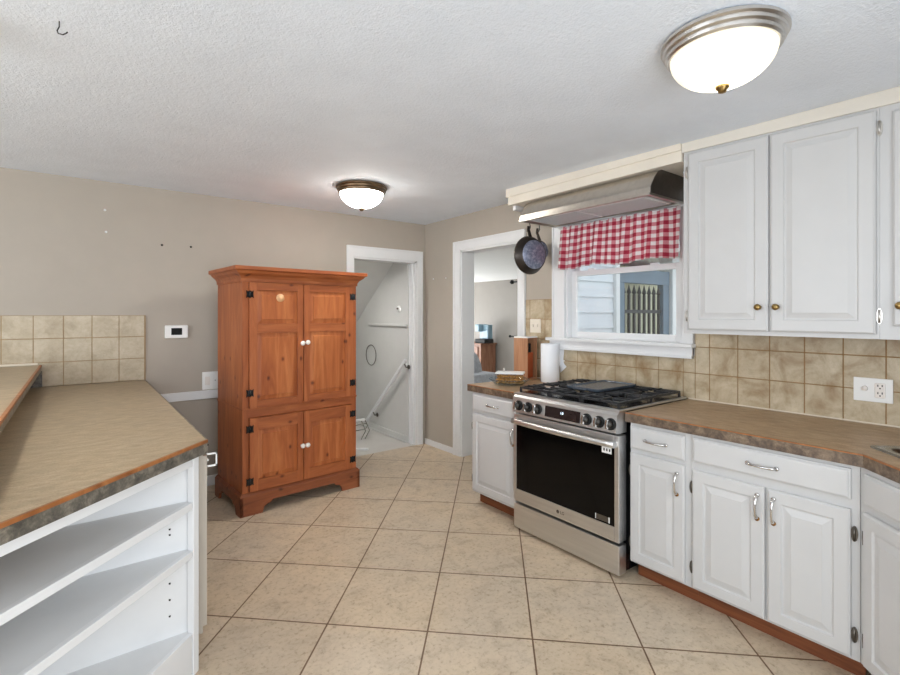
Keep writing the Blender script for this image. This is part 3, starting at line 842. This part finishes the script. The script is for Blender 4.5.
def base_cabinet(label, y0, w, drawers, doors, left_stile=.02, side=True):
    t = thing('base_cabinet', label, 'cabinet', (0, y0, 0), R90)
    mb = MB('cab')
    yf = FXB
    mb.box(0, .018, yf + .02, -.012, .1, .864); mb.box(w - .018, w, yf + .02, -.012, .1, .864); mb.box(.018, w - .018, yf + .02, -.012, .1, .118); mb.box(.018, w - .018, -.03, -.012, .118, .864)
    mb.box(0, w, yf, yf + .02, .1, .864)
    mb.build('body', t)
    mb = MB('toekick'); mb.box(0.0, w, yf + .075, yf + .09, 0, .0995); mb.build('toe_kick', t, label='reddish wood toe kick')
    for x0, x1, z0, z1 in drawers:
        mb = MB('cab'); slabfront(mb, x0, x1, z0, z1, yf - .0005); d = mb.build('drawer', t)
        bow_handle(d, (x0 + x1) / 2, (z0 + z1) / 2 - .002, yf - .02, .115, True)
    for x0, x1, z0, z1, hx, hz, hinges in doors:
        mb = MB('cab'); raised(mb, x0, x1, z0, z1, yf - .0005); d = mb.build('door', t)
        bow_handle(d, hx, hz, yf - .02, .105, False)
        for qx, qz in hinges: hinge(d, qx, qz, yf - .0005)
    return t
base_cabinet('narrow white base cabinet between the right doorway and the stove', -1.668, .497, [(.012, .478, .725, .848)], [(.012, .478, .118, .70, .455, .60, [(.003, .60), (.003, .20)])])
base_cabinet('narrow white base cabinet with one drawer and one door just right of the stove', -3.013, .331, [(.006, .305, .722, .846)], [(.006, .305, .112, .70, .270, .60, [(-.004 + .006, .60), (.002, .21)])])
base_cabinet('wide white base cabinet with long drawer over two doors right of the stove', -3.345, .655, [(.012, .628, .728, .848)], [(.012, .328, .112, .69, .302, .60, [(.004, .60), (.004, .205)]), (.340, .628, .112, .69, .366, .60, [(.638, .595), (.638, .20)])])
# diagonal sink cabinet
t = thing('sink_cabinet', 'white diagonal corner cabinet under the sink', 'cabinet', (-.70, -4.0015, 0), math.radians(-135))
SW = .66
mb = MB('cab'); mb.box(0, SW, 0, .02, .1, .864)
mb.prism([(.01, .021), (SW, .021), (SW, .44), (.46, .48), (.01, .03)], 'Z', .1, .70); mb.build('body', t)
mb = MB('toekick'); mb.box(.03, SW, .075, .09, 0, .0995); mb.build('toe_kick', t, label='reddish wood toe kick')
mb = MB('cab'); slabfront(mb, .036, SW - .03, .728, .846, -.0005); mb.build('false_drawer', t)
mb = MB('cab'); raised(mb, .036, SW / 2 - .004, .112, .70, -.0005); d = mb.build('door', t)
bow_handle(d, SW / 2 - .035, .60, -.02, .105, False); hinge(d, .026, .595, -.0005); hinge(d, .026, .20, -.0005)
mb = MB('cab'); raised(mb, SW / 2 + .004, SW - .03, .112, .70, -.0005); d = mb.build('door', t)
bow_handle(d, SW / 2 + .035, .60, -.02, .105, False)

# countertops on the right wall
ctl = thing('countertop', 'short brown laminate countertop left of the stove', 'countertop', (-.36, -1.9, .914))
f1 = lambda p, z: (p[0] + .36, p[1] + 1.9, z - .914)
P = [(-.712, -1.628), (-.012, -1.628), (-.012, -2.166), (-.712, -2.166)]
mb = MB('lamR'); mb.rings([[f1(p, .866) for p in P], [f1(p, .914) for p in P]]); mb.build('top', ctl)
edge_run((-.712, -1.628), (-.712, -2.166), .865, .910, -.010, 'lamedgeR', 'edge_band', ctl, None, f1)
edge_run((-.712, -1.628), (-.712, -2.166), .910, .9145, -.011, 'woodtrim', 'edge_strip', ctl, 'worn orange top edge', f1)
ctr = thing('countertop', 'long brown laminate countertop from the stove to the corner sink', 'countertop', (-.36, -3.6, .914))
f2 = lambda p, z: (p[0] + .36, p[1] + 3.6, z - .914)
K = (-.714, -4.018)
P = [(-.714, -2.992), (-.012, -2.992), (-.012, -5.20), (-1.20, -5.20), (-1.20, K[1] - (1.20 - .714)), K]
mb = MB('lamR'); mb.rings([[f2(p, .866) for p in P], [f2(p, .914) for p in P]]); topo = mb.build('top', ctr)
# sink cut-out
sk = thing('sink', 'brown corner sink with a grey rim set in the right countertop', 'sink', (-.663, -4.417, .914), math.radians(-135))
cut = MB('sinkrim').box(-.36, .36, -.20, .20, -.2, .2).build('cut')
cut.parent = sk; bpy.context.view_layer.update()
md = topo.modifiers.new('b', 'BOOLEAN'); md.object = cut; md.solver = 'EXACT'
dg = bpy.context.evaluated_depsgraph_get()
nm = bpy.data.meshes.new_from_object(topo.evaluated_get(dg)); topo.modifiers.clear(); topo.data = nm
bpy.data.objects.remove(cut)
mb = MB('sinkrim')
def rr(hx, hy, r, z, n=5):
    out = []
    for cxx, cyy, a0 in ((hx - r, hy - r, 0), (-hx + r, hy - r, PI / 2), (-hx + r, -hy + r, PI), (hx - r, -hy + r, 1.5 * PI)):
        for k in range(n + 1):
            a = a0 + PI / 2 * k / n; out.append((cxx + r * math.cos(a), cyy + r * math.sin(a), z))
    return out
mb.rings([rr(.385, .225, .03, .0005), rr(.383, .223, .03, .005), rr(.345, .185, .05, .004), rr(.34, .18, .05, -.004)], cap0=False, cap1=False, smooth=True)
mb.build('rim', sk, label='grey sink rim')
mb = MB('sinkbowl'); mb.rings([rr(.345, .185, .05, .0035), rr(.335, .175, .06, -.01), rr(.325, .165, .06, -.17), rr(.27, .12, .06, -.18)], cap0=False, smooth=True); mb.build('bowl', sk, label='brown bowl')
edge_run((-.714, -2.992), K, .865, .910, -.010, 'lamedgeR', 'edge_band', ctr, None, f2)
edge_run((-.714, -2.992), K, .910, .9145, -.011, 'woodtrim', 'edge_strip', ctr, 'worn orange top edge', f2)
edge_run(K, (-1.20, K[1] - (1.20 - .714)), .865, .910, -.010, 'lamedgeR', 'edge_band', ctr, None, f2)
edge_run(K, (-1.20, K[1] - (1.20 - .714)), .910, .9145, -.011, 'woodtrim', 'edge_strip', ctr, 'worn orange top edge', f2)

# upper cabinets
def droop(co):      # follows the dipping ceiling
    return co
def upper(label, y0, w, doors, ztop=2.385):
    t = thing('upper_cabinet', label, 'cabinet', (0, y0, 1.345), R90)
    yf = -.34
    fx = lambda co: Vector((co.x, co.y, co.z - .030 * max(0, (-3.1 - (y0 - co.x))) * max(0, co.z)))
    mb = MB('cab'); mb.box(0, w, yf, -.012, 0, ztop - 1.345); mb.build('body', t, fix=fx)
    for x0, x1, z0, z1, kx, hx in doors:
        mb = MB('cab'); raised(mb, x0, x1, z0, z1, yf - .0005, .02, .058); d = mb.build('door', t, fix=fx)
        mk = MB('brass'); Y = yf - .02
        mk.lathe([(.012, Y), (.007, Y - .008), (.007, Y - .014), (.015, Y - .02), (.0165, Y - .027), (.012, Y - .034), (.0, Y - .036)], (kx, 0, .145), 'Y', 16); mk.build('knob', d, label='aged brass knob')
        for hz in (.10, .94):
            if hx is not None: hinge(d, hx, hz - (.0 if hz < .5 else .02), yf - .0005, 'nickel', .07)
    return t
upper('large white double door wall cabinet right of the kitchen window', -3.125, .862, [(.032, .436, .022, 1.025, .398, .020), (.446, .852, .022, 1.025, .478, .862)])
uc = bpy.data.objects['upper_cabinet']
mb = MB('chrome'); mb.tube([(-.012, -.30 + .016 * math.cos(a), .935 + .016 * math.sin(a)) for a in [2 * PI * k / 16 for k in range(16)]], .004, 6, closed=True); mb.tube([(.0, -.30, .951), (-.012, -.30, .951)], .003, 6); mb.build('pull_ring', uc)
upper('white wall cabinet at the right edge with one brass knob in view', -3.988, .56, [(.045, .50, .060, 1.005, .072, None)])
M['fascia'] = flat('fascia_paint', (222, 216, 205), .5, var=.02)
mb = MB('fascia')
A = lambda y: [(-.352, y, 2.385 - .032 * max(0, -3.1 - y)), (0, y, 2.385 - .032 * max(0, -3.1 - y)), (0, y, sag(0, y) - .001), (-.352, y, sag(-.352, y) - .001)]
mb.rings([A(-3.119), A(-3.6), A(-4.1), A(-4.55)]); S(mb, 'trim_11')
t = thing('wall_outlet', 'white wall plate with double socket and dimmer on the tile above the long counter', 'outlet', (-.0095, -3.898, 1.082), R90)
mb = MB('plastic'); mb.box(-.075, .075, -.007, 0, -.058, .058, .003); mb.build('plate', t)
mb = MB('porcelain'); mb.box(.008, .048, -.010, -.006, -.036, .036, .004); mb.mat('hole')
for z in (.018, -.018):
    for x in (.020, .036): mb.box(x - .002, x + .002, -.0105, -.0095, z + .001, z + .011)
    mb.box(.025, .031, -.0105, -.0095, z - .01, z - .004)
mb.build('socket', t)
mb = MB('porcelain'); mb.lathe([(0, -.022), (.011, -.021), (.013, -.006)], (-.030, 0, .006), 'Y', 14); mb.build('dimmer_knob', t)

# ------------------------------------------------------------------ range hood
hd = thing('range_hood', 'stainless range hood mounted under the cream soffit above the window', 'range hood', (0, -1.895, 2.165), R90)
HW = 1.07
prof = [(-.42, .012), (-.42, .045), (-.412, .062), (-.375, .115), (-.335, .155), (-.30, .168), (-.022, .168), (-.022, .012)]
mb = MB('hoodsteel'); mb.prism(prof, 'X', 0, HW); mb.build('body', hd)
mb = MB('hoodsteel'); mb.box(0, HW, -.43, -.40, -.002, .014, .003); mb.box(0, .02, -.405, -.022, -.002, .012); mb.box(HW - .02, HW, -.405, -.022, -.002, .012); mb.box(.02, HW - .02, -.05, -.022, -.002, .012); mb.build('bottom_rim', hd)
mb = MB('steeldark'); mb.prism([(y, z) for y, z in prof], 'X', HW + .0005, HW + .004); mb.build('end_panel', hd, label='dark end panel')
for x0, x1 in ((.06, .50), (.52, 1.01)):
    mb = MB('white'); mb.box(x0, x1, -.385, -.07, .002, .0115, .002); f = mb.build('filter_frame', hd)
    mb = MB('filter'); mb.box(x0 + .012, x1 - .012, -.373, -.082, .0, .0019); mb.build('filter', f, label='grey mesh filter')
# pans hanging from the hood's left end
def pan(label, x, y, ztop, r, depth, hl, tilt, up=.012):
    t = thing('frying_pan', label, 'pan', (x, y, ztop), tilt, None)
    cz = -hl - r
    mb = MB('panside'); mb.lathe([(r * .74, -depth), (r * .80, -depth + .004), (r * .97, -.008), (r, 0), (r * .975, .001), (r * .78, -depth + .008), (0, -depth + .007)], (0, 0, cz), 'Y', 36, cap=False); mb.build('body', t)
    mb = MB('panbase'); mb.lathe([(0, -depth - .002), (r * .73, -depth - .0015), (r * .745, -depth + .001)], (0, 0, cz), 'Y', 36)
    mb.build('base', t, label='worn grey base')
    mb = MB('panside'); mb.rings([[(-w, yy - .004, z), (w, yy - .004, z), (w, yy + .004, z), (-w, yy + .004, z)] for w, yy, z in ((.016, -.012, cz + r * .9), (.012, .012, cz + r + .05), (.013, .016, -.05), (.010, .012, -.006))])
    mb.build('handle', t)
    mb = MB('iron'); mb.tube([(0, .02, -.03), (0, .0, -.035), (0, -.012, -.02), (0, -.008, .0), (0, .0, up)], .004, 6); mb.build('hook', t)
    return t
pan('large dark frying pan with worn grey base hanging at the hood left end', -.325, -1.905, 2.149, .150, .058, .085, math.radians(-8))
pan('smaller frying pan half hidden behind the large pan at the hood left end', -.105, -1.80, 2.17, .095, .04, .10, math.radians(0), .163)

# ------------------------------------------------------------------ valance curtain
va = thing('curtain_valance', 'red and white gingham valance across the top of the kitchen window', 'curtain', (-.045, -1.985, 2.15), R90)
mb = MB('gingham')
NX, NZ = 150, 14
VW = .975
uv = mb.bm.loops.layers.uv.new('UVMap')
gr = []
for i in range(NX + 1):
    a = i / NX; row = []
    for j in range(NZ + 1):
        c = j / NZ
        ph = a * 58 + .9 * math.sin(a * 9)
        amp = (.008 + .013 * c) * (.75 + .25 * math.sin(a * 23))
        y = -amp * math.sin(ph) - .012 * c - .004
        z = -c * (.335 + .010 * math.sin(a * 14) - .008 * a)
        x = a * VW - .02 * c * (1 - a) + .008 * c * math.sin(ph * .5)
        row.append((mb.v((x, y, z)), (a * 17.5, c * 6.2)))
    gr.append(row)
for i in range(NX):
    for j in range(NZ):
        q = [gr[i][j], gr[i + 1][j], gr[i + 1][j + 1], gr[i][j + 1]]
        fa = mb.f([p[0] for p in q], True)
        for lp_, p in zip(fa.loops, q): lp_[uv].uv = p[1]
o = mb.build('cloth', va); md = o.modifiers.new('Solid', 'SOLIDIFY'); md.thickness = .0015
mb = MB('white'); mb.tube([(-.03, -.002, -.004), (VW + .03, -.002, -.004)], .0035, 8); mb.build('rod', va)

# ------------------------------------------------------------------ stove
st = thing('gas_range', 'stainless gas range with black oven glass below the kitchen window', 'stove', (0, -2.180, 0), R90)
GW = .807
mb = MB('black'); mb.box(.004, GW - .004, -.70, -.02, .03, .90); mb.build('body', st)
for x in (.05, GW - .05):
    for y in (-.66, -.08):
        mb = MB('blackmatte'); mb.lathe([(.018, 0), (.018, .03)], (x, y, 0), 'Z', 10); mb.build('foot', st)
mb = MB('steel'); mb.box(0, GW, -.77, -.702, .022, .186, .006); mb.build('drawer', st)
# door
mb = MB('steel')
mb.box(0, .024, -.772, -.702, .202, .788, .004); mb.box(GW - .030, GW, -.772, -.702, .202, .788, .004)
mb.box(.024, GW - .030, -.772, -.702, .202, .283, .004); mb.box(.024, GW - .030, -.772, -.702, .722, .788, .004)
dr = mb.build('oven_door', st)
mb = MB('blackglass'); mb.box(.021, GW - .027, -.768, -.705, .28, .725, .002); mb.build('oven_window', dr, label='black glass window')
mb = MB('steel')
lp = []
for k in range(17):
    a = -1 + 2 * k / 16
    y = -.80 - .022 * (1 - abs(a) ** 2.2)
    x = GW / 2 + a * (GW / 2 - .012)
    lp.append([(x, y + .010, .722), (x, y - .010, .728), (x, y - .012, .750), (x, y + .0, .762), (x, y + .016, .758)])
mb.rings(lp, smooth=True)
for x in (.012, GW - .030): mb.box(x, x + .02, -.80, -.77, .725, .757, .004)
mb.build('handle', dr, label='curved steel bar handle')
def text_mesh(body, size, mat, name, parent, loc_, depth=.0006):
    cu = bpy.data.curves.new('t', 'FONT'); cu.body = body; cu.size = size; cu.extrude = depth; cu.align_x = 'CENTER'; cu.align_y = 'CENTER'
    tmp = bpy.data.objects.new('t', cu); COL.objects.link(tmp); bpy.context.view_layer.update()
    me = bpy.data.meshes.new_from_object(tmp.evaluated_get(bpy.context.evaluated_depsgraph_get())); bpy.data.objects.remove(tmp)
    me.transform(Matrix.Rotation(PI / 2, 4, 'X')); me.materials.clear(); me.materials.append(M[mat])
    o = bpy.data.objects.new(name, me); COL.objects.link(o); o.parent = parent; o.location = loc_; return o
text_mesh('LG', .026, 'steeldark', 'lettering', dr, (GW / 2 + .012, -.7725, .242))
mb = MB('steeldark'); mb.lathe([(0, -.7735), (.011, -.7735), (.011, -.772)], (GW / 2 - .022, 0, .242), 'Y', 16); mb.build('emblem', dr, label='round grey emblem')
mb = MB('plastic'); mb.box(GW - .112, GW - .049, -.7692, -.768, .678, .716); s_ = mb.build('sticker', dr, label='white sticker on the glass')
for k in range(3):
    mb = MB('hole'); mb.box(GW - .101 + k * .018, GW - .092 + k * .018, -.7696, -.769, .690, .705); mb.build('sticker_mark', s_)
mb = MB('steeldark'); mb.box(GW - .155, GW - .062, -.7692, -.768, .292, .322); mb.mat('plastic'); mb.box(GW - .155, GW - .150, -.7696, -.769, .292, .322); mb.box(GW - .068, GW - .060, -.7696, -.769, .292, .324); mb.build('rating_label', dr, label='grey label on the glass')
# control panel, tilted
mb = MB('steel')
mb.prism([(-.776, .802), (-.800, .806), (-.790, .902), (-.772, .916), (-.70, .916), (-.70, .802)], 'X', .014, GW)
cp = mb.build('control_panel', st)
tl = math.atan2(.010, .096)
def onpanel(x, z):  # point on tilted face
    k = (z - .806) / .096
    return Vector((x, -.800 + .010 * k, z))
def place(o, x, z):
    o.location = onpanel(x, z); o.rotation_euler = (-tl, 0, 0)
mb = MB('display'); mb.box(-.133, .133, -.003, .002, -.033, .033, .001); ds = mb.build('display', cp, label='dark glass display'); place(ds, .434, .852)
text_mesh('1:8', .020, 'digits', 'digits', ds, (.0, -.0034, .004))
for x in (.075, .158, .240, .614, .698, .772):
    mb = MB('blackmatte'); mb.lathe([(.033, .001), (.033, -.008), (.029, -.012)], (0, 0, 0), 'Y', 24)
    mb.mat('knobmetal'); mb.lathe([(.024, -.008), (.022, -.028), (.019, -.032), (0, -.032)], (0, 0, 0), 'Y', 24)
    k = mb.build('knob', cp, label='black and steel control knob'); place(k, x, .852)
    mb = MB('chrome'); mb.box(-.007, .007, -.046, -.031, -.026, .026, .003); mb.build('grip', k)
# cooktop
mb = MB('steel'); mb.box(0, GW, -.772, -.03, .9165, .928, .003); ck = mb.build('cooktop', st)
mb = MB('black'); mb.box(.02, GW - .02, -.735, -.06, .9275, .9305); mb.build('burner_tray', ck)
burn = [(.16, -.55, .05), (.16, -.22, .04), (GW / 2, -.39, .055), (GW - .16, -.55, .055), (GW - .16, -.22, .035)]
for x, y, r in burn:
    mb = MB('nickel'); mb.lathe([(r, .9305), (r, .938), (r * .9, .941)], (x, y, 0), 'Z', 20); bb = mb.build('burner', st)
    mb = MB('castiron'); mb.lathe([(r * .85, .941), (r * .85, .948), (r * .75, .950), (0, .950)], (x, y, 0), 'Z', 20); mb.build('burner_cap', bb)
def grate(x0, x1):
    mb = MB('castiron'); y0, y1 = -.735, -.065; z0, z1 = .952, .966
    w = .007
    mb.box(x0, x0 + .013, y0, y1, z0, z1, .003); mb.box(x1 - .013, x1, y0, y1, z0, z1, .003)
    mb.box(x0, x1, y0, y0 + .013, z0, z1, .003); mb.box(x0, x1, y1 - .013, y1, z0, z1, .003)
    xm = (x0 + x1) / 2
    mb.box(x0, x1, -.405, -.392, z0, z1, .003)
    for y in (-.655, -.60, -.50, -.46, -.34, -.28, -.18, -.13):
        mb.box(x0, xm - .028, y - .005, y + .005, z0 + .002, z1 + .004, .002); mb.box(xm + .028, x1, y - .005, y + .005, z0 + .002, z1 + .004, .002)
    mb.box(xm - .006, xm + .006, y0, -.62, z0, z1 + .004, .002); mb.box(xm - .006, xm + .006, -.48, -.30, z0, z1 + .004, .002); mb.box(xm - .006, xm + .006, -.15, y1, z0, z1 + .004, .002)
    for x in (x0 + .006, x1 - .006):
        for y in (y0 + .006, y1 - .006, -.398): mb.box(x - .006, x + .006, y - .006, y + .006, .9305, z0 + .002)
    return mb.build('grate', st, label='cast iron grate')
grate(.022, .275); grate(.280, .523); grate(.528, GW - .022)
gd = thing('griddle', 'flat dark griddle plate lying over the middle stove grate', 'griddle', (-.345, -2.575, .9705), R90)
mb = MB('griddle'); mb.rings([rr(.124, .21, .025, 0), rr(.132, .217, .03, .012), rr(.132, .217, .03, .018), rr(.120, .205, .025, .018), rr(.116, .201, .025, .010)], smooth=False)
mb.build('plate', gd)
for s__ in (-1, 1):
    mb = MB('griddle'); mb.box(-.05, .05, s__ * .217, s__ * .245, .006, .014, .003); mb.build('handle', gd)

# ------------------------------------------------------------------ things on the short counter
o = thing('paper_towel_roll', 'white paper towel roll standing behind the stove on the short counter', 'paper towel', (-.100, -1.918, .914))
mb = MB('paper'); mb.lathe([(.072, 0), (.074, .004), (.074, .302), (.072, .306), (.022, .306), (.022, .28)], (0, 0, 0), 'Z', 32); mb.build('roll', o)
mb = MB('paper')
lp = []
for j in range(9):
    z = .300 - j * .02
    ext = .15 * (1 - abs(j - 1.5) / 7.5) if j < 9 else 0
    row = []
    for k in range(7):
        a = k / 6
        row.append((.058 + .012 * math.sin(a * 3) , -.045 - a * max(.01, ext), z - .05 * a * a - .02 * a))
    lp.append(row)
mb.rings(lp, close=False, smooth=True); f = mb.build('loose_sheet', o); md = f.modifiers.new('Solid', 'SOLIDIFY'); md.thickness = .002
f.rotation_euler = (0, 0, math.radians(18))
bx = thing('wooden_box', 'tall open wooden box standing in the counter corner beside the doorway', 'box', (-.19, -1.755, .914), math.radians(12))
bw, bd, bh = .155, .13, .345
mb = MB('boxwood')
mb.box(0, .010, 0, bd, 0, bh); mb.box(bw - .010, bw, 0, bd, 0, bh); mb.box(.01, bw - .01, bd - .01, bd, 0, bh); mb.box(.01, bw - .01, 0, bd, 0, .012)
mb.build('box', bx)
mb = MB('plastic'); mb.box(-.002, bw + .002, -.004, bd, bh, bh + .012, .002); mb.build('lid', bx, label='white lid')
cb = thing('cutting_board', 'red brown cutting board with dark handle standing inside the wooden box', 'cutting board', (-.19, -1.755, .914), math.radians(12))
mb = MB('redboard'); mb.box(.03, .125, .02, .035, .0125, .225, .006); mb.build('blade', cb)
mb = MB('blackmatte'); mb.box(.070, .086, .018, .036, .222, .30, .004); mb.build('handle', cb, label='dark handle')
pd = thing('pie_dish', 'round fluted glass dish on the short counter beside the stove', 'dish', (-.48, -1.84, .914))
mb = MB('dishglass')
def flut(r, z, amp, n=64): return [((r + amp * math.cos(16 * 2 * PI * k / n)) * math.cos(2 * PI * k / n), (r + amp * math.cos(16 * 2 * PI * k / n)) * math.sin(2 * PI * k / n), z) for k in range(n)]
mb.rings([flut(.095, .0005, 0), flut(.11, .004, .001), flut(.138, .034, .004), flut(.152, .042, .006), flut(.150, .045, .006), flut(.134, .037, .004), flut(.106, .009, .001), flut(.09, .006, 0)], smooth=True)
mb.build('dish', pd)
mb = MB('dishglass'); mb.tube([(.152 * math.cos(2 * PI * k / 40), .152 * math.sin(2 * PI * k / 40), .0455) for k in range(40)], .003, 6, closed=True); mb.build('rim', pd)
kb = thing('cookie_box', 'clear cookie box with white lid sitting in the glass dish', 'box', (-.47, -1.84, .9215), math.radians(-52))
mb = MB('clearplastic'); mb.box(-.105, .105, -.062, .062, 0, .078, .006); mb.build('tray', kb)
mb = MB('cookie')
for r_ in range(3):
    for k in range(6):
        for s__ in (-1, 1):
            mb.lathe([(0, 0), (.018, .002), (.02, .008), (.012, .014), (0, .015)], (-.082 + k * .033 + random.uniform(-.004, .004), s__ * .03 + random.uniform(-.006, .006), .004 + r_ * .023), 'Z', 9)
c = mb.build('cookies', kb); c['kind'] = 'stuff'
mb = MB('plastic'); mb.box(-.108, .108, -.065, .065, .078, .090, .004); mb.build('lid', kb, label='white lid')
mb = MB('nickel'); mb.lathe([(0, .118), (.008, .114), (.008, .10), (.004, .09)], (-.05, .02, 0), 'Z', 10); mb.build('knob', kb)

# ------------------------------------------------------------------ ceiling lights
def ceiling_light(label, x, y, R, ringmat, bowl='lampglass'):
    z = sag(x, y) - .002
    t = thing('ceiling_light', label, 'ceiling light', (x, y, z))
    mb = MB(ringmat); k = R / .205
    mb.lathe([(R * .98, 0), (R, -.004), (R, -.014), (R * .96, -.020), (R * .965, -.023), (R * .955, -.032), (R * .915, -.038), (R * .92, -.041), (R * .91, -.050), (R * .875, -.057), (R * .84, -.056), (R * .84, -.03)], (0, 0, 0), 'Z', 90, False); mb.build('ring', t)
    mb = MB(bowl)
    pr = [(R * .845 * math.cos(a), -.05 - .118 * math.sin(a)) for a in [PI / 2 * q / 12 for q in range(12)]] + [(.004, -.168)]
    mb.lathe(pr, (0, 0, 0), 'Z', 48, cap=False); mb.build('glass_bowl', t, label='lit alabaster glass bowl')
    mb = MB('bronze' if ringmat == 'bronze' else 'brass'); mb.lathe([(.010, -.165), (.024, -.168), (.022, -.176), (.015, -.182), (.013, -.190), (.0, -.193)], (0, 0, 0), 'Z', 20); mb.build('finial', t, label='brass finial')
    return t
ceiling_light('lit flush ceiling light with nickel ring above the right cabinets', -1.268, -3.735, .205, 'nickel')
ceiling_light('lit flush ceiling light with bronze ring in front of the stair doorway', -1.33, -1.05, .20, 'bronze', 'lampglass2')
ceiling_light('lit flush ceiling light above the raised bar', -3.62, -2.2, .12, 'nickel', 'lampglass3')

for stem_, grp in (('ceiling_light', 'flush ceiling lights'), ('wall_anchor', 'wall anchors above the left tile and armoire'), ('wall_screw', 'screws beside the right doorway'),
                   ('frying_pan', 'pans hanging under the range hood'), ('upper_cabinet', 'white wall cabinets')):
    for o in bpy.data.objects:
        if o.parent is None and o.name.split('.')[0] == stem_: o['group'] = grp
for o in bpy.data.objects:
    if o.parent is None and o.name.split('.')[0] == 'base_cabinet' and 'white' in o['label']: o['group'] = 'white base cabinets on the stove wall'
    if o.parent is None and o.name.split('.')[0] == 'countertop' and 'peninsula' not in o['label']: o['group'] = 'brown laminate countertops beside the stove'

# ------------------------------------------------------------------ sky light and unseen area lights
w = bpy.data.worlds.new('sky'); SC.world = w; w.use_nodes = True
bg = w.node_tree.nodes['Background']; bg.inputs[0].default_value = (.93, .97, 1, 1); bg.inputs[1].default_value = 1.25
def area(name, loc_, rot, sx, sy, power, col=(1, 1, 1)):
    L = bpy.data.lights.new(name, 'AREA'); L.shape = 'RECTANGLE'; L.size = sx; L.size_y = sy; L.energy = power; L.color = col
    o = bpy.data.objects.new(name, L); COL.objects.link(o); o.location = loc_; o.rotation_euler = rot
    return o
area('fill_behind_camera', (-3.4, YS - .2, 1.35), (PI / 2, 0, 0), 3.7, 1.7, 48, (.88, .94, 1))  # added fill light behind the camera, tinted cool
area('fill_far_left', (XW - .2, -2.55, 1.5), (PI / 2, 0, -PI / 2), 3.2, 1.4, 60, (.86, .93, 1))  # added fill light outside the far left opening
area('fill_next_room', (2.4, 5.9, 1.0), (PI / 2 + .6, 0, PI), 2.6, 1.7, 170, (.95, .98, 1))  # added to brighten the next room; the wall behind it is solid
area('stairwell_light', (-1.0, .35, 1.95), (0, 0, 0), .2, .2, 7, (1, .99, .97))  # small unseen area light over the stair landing

# ------------------------------------------------------------------ camera
cam = bpy.data.cameras.new('camera'); co = bpy.data.objects.new('camera', cam); COL.objects.link(co)
co.location = (-3.1141, -4.529, 1.452); co.rotation_euler = (PI / 2, 0, -.6538)
cam.sensor_width = 36; cam.lens = 485.82 / 900 * 36; cam.shift_y = -(337.5 - 314.7) / 900
cam.clip_start = .02
SC.camera = co
SC.view_settings.view_transform = 'Standard'; SC.view_settings.look = 'None'
SC.view_settings.exposure = 0.41; SC.view_settings.gamma = 1; SC.view_settings.use_curve_mapping = False
SC.cycles.max_bounces = 10
SC.cycles.diffuse_bounces = 6
SC.cycles.transparent_max_bounces = 12
SC.cycles.sample_clamp_indirect = 6
SC.cycles.use_denoising = True
